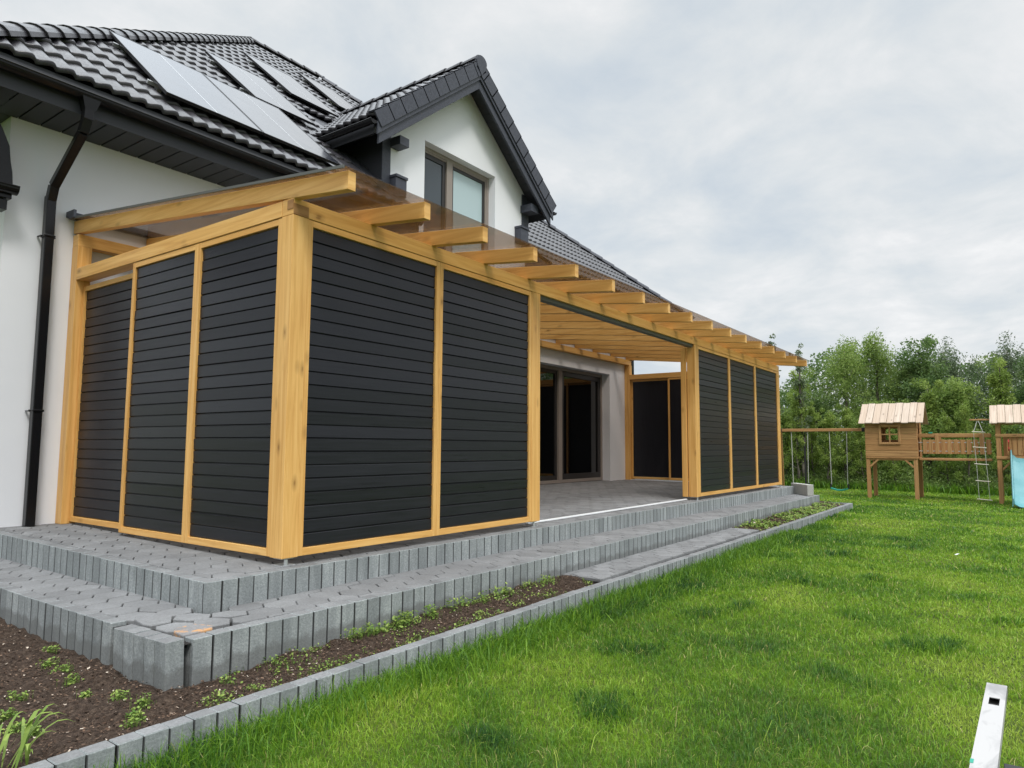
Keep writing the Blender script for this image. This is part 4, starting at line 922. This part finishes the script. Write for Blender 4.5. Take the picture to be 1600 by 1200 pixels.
# ================================================================== GRASS
def blades(x, y, z, h, wdt, tone, lean=.35):
    n = len(x); a = rng.uniform(0, 2*np.pi, n); la = rng.uniform(0, 2*np.pi, n); ln = np.abs(rng.normal(0, lean, n))+.08
    sx_, sy_ = np.cos(a)*wdt/2, np.sin(a)*wdt/2; lx, ly = np.cos(la)*ln*h, np.sin(la)*ln*h
    b0 = np.stack([x-sx_, y-sy_, z], -1); b1 = np.stack([x+sx_, y+sy_, z], -1)
    m0 = np.stack([x-sx_*.8+lx*.35, y-sy_*.8+ly*.35, z+h*.55], -1); m1 = np.stack([x+sx_*.8+lx*.35, y+sy_*.8+ly*.35, z+h*.55], -1)
    tp = np.stack([x+lx, y+ly, z+h*np.clip(1-.35*ln, .4, 1)], -1)
    V = np.stack([b0, b1, m1, m0, tp], 1).reshape(-1, 3); k = np.arange(n)*5
    F = np.concatenate([np.stack([k, k+1, k+2], -1), np.stack([k, k+2, k+3], -1), np.stack([k+3, k+2, k+4], -1)]); T = np.tile(tone, 3)
    return V, F, T
tufts = [(5.87, .62, .17, 1), (6.1, .45, .10, .8), (5.94, 2.2, .16, .9), (6.4, 2.05, .12, .8), (3.47, 1.9, .2, .9), (2.75, 2.1, .16, .6), (7.9, 1.9, .14, .8), (8.6, 1.3, .16, .9), (9.3, 1.5, .12, .7), (7.2, .1, .16, .7), (8.1, .45, .13, .7),
         (10.2, 2.0, .2, .8), (12.5, .2, .2, .7), (4.6, 2.3, .2, .6), (11.2, .3, .18, .6), (12.5, 1.6, .2, .6), (9.6, 2.6, .3, .6), (11.5, 2.7, .35, .7), (3.1, 2.5, .2, .5), (14.5, .8, .2, .5), (6.9, 2.75, .25, .6), (6.6, 1.2, .13, .4), (4.9, 1.0, .15, .35), (5.2, 1.5, .12, .4)]
def lawn_mask(x, y):
    ok = (y < EY-.01) | (x > 18.0)
    return ok
fwd_ang = math.atan2(.5846, .8064)
bands = [(1.6, 2.6, 13000, .0028), (2.6, 3.6, 11000, .0033), (3.6, 5, 8000, .004), (5, 7, 5200, .0052), (7, 10, 3000, .008), (10, 14, 1500, .012), (14, 19, 800, .017), (19, 30, 420, .025)]
GX = []; 
for r0, r1, dn, wd_ in bands:
    a0, a1 = fwd_ang-R_(46 if r0 < 2.5 else 60), fwd_ang+R_(40)
    area = (r1*r1-r0*r0)/2*(a1-a0); n = int(area*dn)
    r = np.sqrt(rng.uniform(r0*r0, r1*r1, n)); a = rng.uniform(a0, a1, n); x = r*np.cos(a); y = r*np.sin(a)
    k = lawn_mask(x, y) & (y < 9) & (x < 28.6)
    x, y = x[k], y[k]
    pn = .55*vnoise(x, y, 1.1, 1)+.30*vnoise(x, y, 3.1, 4)+.15*vnoise(x, y, 8, 6)
    tone = .02+1.12*pn+.22*(vnoise(x, y, 22, 9)-.5)+rng.normal(0, .13, len(x)); h = (.022+.034*rng.random(len(x)))*(1.35-.65*pn); 
    ed = np.clip(1-(EY-y)/.55, 0, 1)*(x < 18)*(.6+.8*vnoise(x, y, 1.3, 9)); h = h+ed*.06*rng.uniform(.5, 1.3, len(x)); tone = tone-ed*.27
    for tx, ty, tr, ta in tufts:
        an = tx*7.3; ca_, sa_ = np.cos(an), np.sin(an); u1 = (x-tx)*ca_+(y-ty)*sa_; u2 = -(x-tx)*sa_+(y-ty)*ca_; f = np.exp(-(u1**2*.55+u2**2*1.6)/(tr*tr)*(.35+1.5*vnoise(x, y, 11, 8)))*ta*(.45+.85*vnoise(x, y, 19, 2)); tone = tone-f*.75*(rng.random(len(x)) < .85); h = h+f*.085
    dry = rng.random(len(x)) < .035; tone = np.where(dry, rng.uniform(.93, 1, len(x)), np.clip(tone, 0, .90))
    GX.append((x, y, lawn_z(x, y)-.005, h, wd_*rng.uniform(.7, 1.3, len(x)), tone))
# long overhanging blades next to the edging
n = 6500; x = 1.0+rng.random(n)**1.2*11; y = EY-.05-np.abs(rng.normal(0, .16, n)); GX.append((x, y, lawn_z(x, y), rng.uniform(.09, .19, n), rng.uniform(.003, .005, n)*(1+x*.12), rng.uniform(.12, .62, n)))
# sparse pale seed stalks in the lawn
n = 500; x = rng.uniform(2.5, 9, n); y = rng.uniform(-2, 2.9, n); GX.append((x, y, lawn_z(x, y), rng.uniform(.09, .17, n), rng.uniform(.002, .004, n), rng.uniform(.75, 1, n)))
x, y, z, h, wd_, tone = [np.concatenate([g[i] for g in GX]) for i in range(6)]
V, F, T = blades(x, y, z, h, wd_, tone, .75)
o = np_mesh('grass', V, F, M_grass, tone=T); struct(o, 'stuff'); o['label'] = 'bright green uneven lawn grass with darker tufts'; o['category'] = 'grass'
print('grass blades', len(x))

# seedlings in the beds
def sprout(cx, cy, r, n, hs=(.015, .05), ls=.018, zf=soil_z):
    x = cx+rng.normal(0, r, n); y = cy+rng.normal(0, r, n); z0 = zf(x, y)+rng.uniform(hs[0], hs[1], n)
    a = rng.uniform(0, 6.28, n); l = ls*rng.uniform(.6, 1.4, n); ux = np.stack([np.cos(a), np.sin(a), rng.normal(0, .4, n)], -1)*l[:, None]; vx = np.stack([-np.sin(a), np.cos(a), rng.normal(0, .4, n)], -1)*(l*.38)[:, None]
    c = np.stack([x, y, z0], -1); V = np.stack([c-ux*.5, c+vx, c+ux*.7, c-vx], 1).reshape(-1, 3)
    st = np.stack([np.stack([x, y, z0-.05], -1), np.stack([x+.002, y, z0-.05], -1), c+np.array([.0015, 0, 0]), c], 1).reshape(-1, 3)
    return np.vstack([V, st]), np.concatenate([rng.random(n), rng.random(n)*.4])
clumps = [  # near row then far row, world x,y
    (1.93, 4.95, .05), (1.84, 4.72, .055), (1.83, 4.50, .05), (1.80, 4.30, .045), (1.75, 4.02, .03), (1.80, 3.76, .05), (1.84, 3.60, .05), (1.76, 3.50, .035), (1.70, 3.42, .04),
    (1.52, 4.25, .045), (1.40, 4.02, .04), (1.35, 3.78, .045), (1.38, 3.66, .035)]
for i, (cx, cy, r) in enumerate(clumps):
    V, T = sprout(cx, cy, r*.48, 60, (.008, .045), .014); V = V-np.array([cx, cy, -.43])
    o = np_mesh('seedling_clump', V, np.arange(len(V)).reshape(-1, 4), M_seed, tone=T); o.location = (cx, cy, -.43)
    tag(o, 'green seedling clump in the soil-bed row nearest the steps' if i < 9 else 'green seedling clump in the second soil-bed row away from the steps', 'seedlings', 'seedling row by the steps' if i < 9 else 'seedling row further out')
Vs, Ts = [], []
for k in range(120):
    x = rng.uniform(2.05, 5.9); y = rng.choice([rng.uniform(3.27, 3.38), rng.uniform(3.55, 3.67), rng.uniform(3.3, 3.66)]); V, T = sprout(x, y, .03, 16, (.004, .035), .014); Vs.append(V); Ts.append(T)
for k in range(150):
    x = rng.uniform(11.1, 17.6); V, T = sprout(x, rng.uniform(3.3, 3.65), .06, 16, (.0, .05), .035); Vs.append(V); Ts.append(T)
for k in range(16):
    x = rng.uniform(3.2, 5.5); V, T = sprout(x, 3.60, .03, 40, (.01, .08), .02); Vs.append(V); Ts.append(T)
V = np.vstack(Vs); o = np_mesh('weeds', V, np.arange(len(V)).reshape(-1, 4), M_seed, tone=np.concatenate(Ts)); struct(o, 'stuff'); o['label'] = 'small pale green weeds scattered along the narrow soil strip'; o['category'] = 'weeds'
# broad-leaved plant at the lower left corner
Vl = []; cx, cy = 1.17, 3.36
for k in range(15):
    a = rng.uniform(-2.2, 2.2); ln = rng.uniform(.10, .22); wd2 = rng.uniform(.005, .011); up_ = rng.uniform(.7, 1.2); bx, by = cx+rng.normal(0, .04), cy+rng.normal(0, .03); pts = []
    for q in range(7):
        t = q/6; pts.append((bx+math.cos(a)*ln*t, by+math.sin(a)*ln*t, -.43+ln*up_*math.sin(t*2.1)))
    for q in range(6):
        w0 = wd2*math.sin(math.pi*(q/6*.9+.1)); w1 = wd2*math.sin(math.pi*((q+1)/6*.9+.1)); sx_, sy_ = -math.sin(a), math.cos(a); p, r = pts[q], pts[q+1]
        Vl += [(p[0]-sx_*w0, p[1]-sy_*w0, p[2]), (p[0]+sx_*w0, p[1]+sy_*w0, p[2]), (r[0]+sx_*w1, r[1]+sy_*w1, r[2]), (r[0]-sx_*w1, r[1]-sy_*w1, r[2])]
V = np.array(Vl)-np.array([cx, cy, -.43]); o = np_mesh('weed_plant', V, np.arange(len(V)).reshape(-1, 4), M_seed, tone=rng.random(len(V)//4)*.6+.2); o.location = (cx, cy, -.43)
tag(o, 'long-leaved green weed at the lower left corner of the bed', 'plant')

# ================================================================== TREES
def tree_mesh(H, W, nleaf, ls, kind, seed, low=.12):
    g = np.random.default_rng(seed); rd = random.Random(seed); tb = MB()
    top = Vector((rd.uniform(-.2, .2), rd.uniform(-.2, .2), H*.93)); tp = [Vector((0, 0, -.1))]
    for k in range(1, 7): t = k/6; tp.append(Vector((top.x*t+rd.uniform(-.08, .08), top.y*t+rd.uniform(-.08, .08), top.z*t)))
    r0 = .018*H; tb.tube(tp, [r0*(1-.85*k/6) for k in range(7)], 7)
    cl = []   # clusters: centre, radius
    nb = int(16+W*6)
    for k in range(nb):
        t = low+(1-low)*(k+.5)/nb; zz = H*t*.97; prof = (math.sin(math.pi*min(1, (t-low)/(1-low)*.86+.14))**.6) if kind != 'birch' else (1.15-t)*.85
        L_ = W*prof*rd.uniform(.55, 1.08); a = k*2.399+rd.uniform(-.5, .5); base = Vector((top.x*t, top.y*t, zz*.86)); e = base+Vector((math.cos(a)*L_, math.sin(a)*L_, H*rd.uniform(.03, .14)))
        mid = (base+e)/2+Vector((0, 0, rd.uniform(-.05, .12))); tb.tube([base, mid, e], [r0*.32*(1.1-t), r0*.2*(1.1-t), r0*.07], 4)
        for q in range(3):
            c = base.lerp(e, rd.uniform(.35, 1.02))+Vector((rd.gauss(0, .12), rd.gauss(0, .12), rd.gauss(0, .12)))*W*.6; cl.append((c, W*rd.uniform(.16, .34), rd.random()))
            if q == 0: tb.tube([mid, c], [r0*.1, r0*.04], 3)
    for q in range(int(4+W*5) if H/W < 12 else 4): cl.append((Vector((top.x+rd.gauss(0, .26*W), top.y+rd.gauss(0, .26*W), H*rd.uniform(.74, .99))), W*rd.uniform(.13, .26), rd.random()))
    per_ = max(8, nleaf//len(cl)); Vs = []; Ts = []
    for c, r, tn in cl:
        n = int(per_*rd.uniform(.7, 1.3)); d_ = g.normal(0, 1, (n, 3)); d_ /= np.linalg.norm(d_, axis=1)[:, None]; rad = r*g.random(n)**.45
        P = np.array(c)+d_*rad[:, None]*np.array([1, 1, 1.15 if kind != 'willow' else 1.5])
        a = g.normal(0, 1, (n, 3)); a /= np.linalg.norm(a, axis=1)[:, None]; b_ = np.cross(a, g.normal(0, 1, (n, 3))); b_ /= np.linalg.norm(b_, axis=1)[:, None]
        l = ls*g.uniform(.6, 1.4, n); a = a*l[:, None]*.6; b_ = b_*l[:, None]*(.30 if kind != 'willow' else .2)
        Vs.append(np.stack([P-a, P+b_, P+a, P-b_], 1).reshape(-1, 3)); Ts.append(np.clip(tn*.55+g.random(n)*.45, 0, 1))
    V = np.vstack(Vs); return tb, V, np.concatenate(Ts)
protos = []
specs = [(6.2, 1.75, 19000, .085, 'willow', 1, 0), (5.6, 1.6, 17000, .085, 'round', 2, 1), (6.4, 1.25, 14000, .07, 'birch', 3, 2), (5.4, 1.5, 14000, .08, 'willow', 4, 3), (4.6, 1.55, 16000, .085, 'round', 5, 0), (5.0, .95, 8000, .065, 'birch', 6, 2), (5.9, .55, 1500, .09, 'birch', 8, 3)]
for H, W, nl, ls, kd, sd2, mi in specs:
    tb, V, T = tree_mesh(H, W, nl, ls, kd, sd2, .10 if kd != 'birch' else .16)
    if sd2 == 8: pass
    lm = np_mesh('crown', V, np.arange(len(V)).reshape(-1, 4), M_leaf[mi], tone=T); to = tb.build('trunk', M_bark, smooth=True)
    protos.append((to, lm))
def place(k, x, y, s, sz, rot, label, group='trees along the garden edge', first={}):
    r = thing('tree' if k not in (5, 6) else 'sapling', label, 'tree', (x, y, LZ), group); r.scale = (s, s, s*sz); r.rotation_euler = (0, 0, rot)
    for src in protos[k]:
        if k not in first or src.name not in first[k]:
            o = src; first.setdefault(k, set()).add(src.name)
        else: o = src.copy(); COL.objects.link(o)
        o.parent = r
    return r
TL = [  # kind, x, y, scale, zscale, label
    (1, 30.0, 15.6, .92, .95, 'bushy tree furthest left, seen only through the gap under the pergola roof'),
    (5, 29.0, 13.2, .95, 1.0, 'slim young tree seen through the gap above the right screen'),
    (6, 27.0, 7.20, 1.0, 1.0, 'thin sparse sapling rising just right of the last rafter'),
    (6, 27.0, 6.35, .92, 1.0, 'bare-stemmed sapling with few leaves, second right of the pergola'),
    (2, 29.2, 9.3, .68, .82, 'light green birch directly behind the pergola corner post'),
    (5, 27.8, 7.9, .80, .85, 'slender light green young birch above the swing beam end'),
    (4, 29.6, 7.6, .82, .85, 'leafy bush-like tree behind the two swings'),
    (2, 28.4, 6.7, .66, .85, 'pale green birch behind the green swing seat'),
    (0, 30.2, 5.55, .98, .94, 'tallest dense willow just left of the playhouse roof'),
    (1, 29.4, 6.35, .74, .88, 'dark rounded tree left of the tall willow'),
    (0, 31.2, 4.30, 1.0, .97, 'dense willow straight above the playhouse roof'),
    (1, 30.6, 3.10, 1.02, .98, 'dark leafy tree above the left end of the bridge'),
    (4, 28.6, 3.95, .88, .82, 'low bushy green tree behind the playhouse'),
    (2, 28.6, 2.5, .72, .84, 'yellow-green young birch right of the playhouse roof'),
    (3, 33.5, 2.0, 1.06, 1.02, 'grey-green thin-topped tree standing far back behind the bridge'),
    (4, 29.3, 1.55, .98, .90, 'broad light green tree above the rope ladder'),
    (3, 33.0, .4, 1.05, 1.0, 'grey-green pointed tree far back left of the slide tower'),
    (2, 29.4, .35, .82, .88, 'light birch rising behind the slide tower roof'),
    (1, 30.8, -.75, .98, .94, 'dark rounded tree behind the slide tower'),
    (0, 31.0, -1.9, .96, .92, 'willow at the right edge of the photograph'),
    (4, 29.2, -1.1, .92, .86, 'bushy light tree low behind the tower at the right edge'),
    (3, 30.5, 11.4, .80, .86, 'grey-green tree hidden mostly behind the pergola right end'),
    (2, 30.4, 7.2, .84, .86, 'light green birch filling the gap between the pergola end and the dark trees'),
]
for i, (k, x, y, s, sz, lab) in enumerate(TL): place(k, x, y, s, sz, random.uniform(0, 6.28), lab)
for k, (a, b_) in enumerate(protos):
    pass
for k, (x, y, s_) in enumerate([(26.9, 8.9, .62), (27.1, 7.0, .60), (26.8, 6.5, .66), (27.3, 6.1, .58), (26.9, 5.5, .62), (27.2, 5.0, .66), (27.0, 4.4, .55), (27.3, 1.9, .5), (27.0, 1.3, .55), (27.2, .5, .5), (27.1, -.4, .55), (26.9, 3.4, .45)]):
    place(5, x, y, s_, random.uniform(.9, 1.15), random.uniform(0, 6.28), 'slim light green sapling in the row just behind the play equipment', 'young saplings behind the play equipment')
# understorey: nettles, reeds and shrubs as one mass
n = 62000; x = 26.6+np.abs(rng.normal(0, 1.3, n)); y = rng.uniform(-5, 17, n); hh = (.55+1.1*vnoise(x, y, .9, 12))*np.clip((x-26.3)/1.2, .25, 1.5)*rng.random(n)**.6
a = rng.normal(0, 1, (n, 3)); a /= np.linalg.norm(a, axis=1)[:, None]; b_ = np.cross(a, rng.normal(0, 1, (n, 3))); b_ /= np.linalg.norm(b_, axis=1)[:, None]
l = rng.uniform(.025, .065, n); P = np.stack([x, y, LZ+hh], -1); a = a*l[:, None]; b_ = b_*l[:, None]*.35
V = np.stack([P-a, P+b_, P+a, P-b_], 1).reshape(-1, 3)
o = np_mesh('undergrowth', V, np.arange(len(V)).reshape(-1, 4), M_leaf[0], tone=np.clip(-.05+.5*vnoise(x, y, 1.2, 3)+rng.normal(0, .15, n), 0, 1)); struct(o, 'stuff'); o['label'] = 'tangled green nettles and shrubs under the trees'; o['category'] = 'undergrowth'
n = 9000; x = 26.4+np.abs(rng.normal(0, .6, n)); y = rng.uniform(-5, 17, n)
V, F, T = blades(x, y, np.full(n, LZ), rng.uniform(.12, .42, n), rng.uniform(.02, .04, n), rng.uniform(.15, .6, n), .5)
o = np_mesh('tall_grass', V, F, M_grass, tone=T); struct(o, 'stuff'); o['label'] = 'tall unmown grass at the foot of the trees'; o['category'] = 'grass'
# far wood closing the view behind the named trees
n = 130000; x = rng.uniform(36, 39, n); y = rng.uniform(-14, 26, n); top = (4.6-1.5*np.clip((y-7)/2.5, 0, 1))+1.7*vnoise(x*.0, y, .55, 5)+.6*vnoise(x*0, y, 1.9, 2); hz = top*rng.random(n)**.8
a = rng.normal(0, 1, (n, 3)); a /= np.linalg.norm(a, axis=1)[:, None]; b_ = np.cross(a, rng.normal(0, 1, (n, 3))); b_ /= np.linalg.norm(b_, axis=1)[:, None]
P = np.stack([x, y, LZ+hz], -1); V = np.stack([P-a*.07, P+b_*.045, P+a*.07, P-b_*.045], 1).reshape(-1, 3)
o = np_mesh('wood', V, np.arange(len(V)).reshape(-1, 4), M_leaf[1], tone=np.clip(.2+.6*vnoise(x, y, .8, 7)+rng.normal(0, .12, n), 0, 1)); struct(o, 'stuff'); o['label'] = 'distant green wood closing the view behind the garden trees'; o['category'] = 'wood'
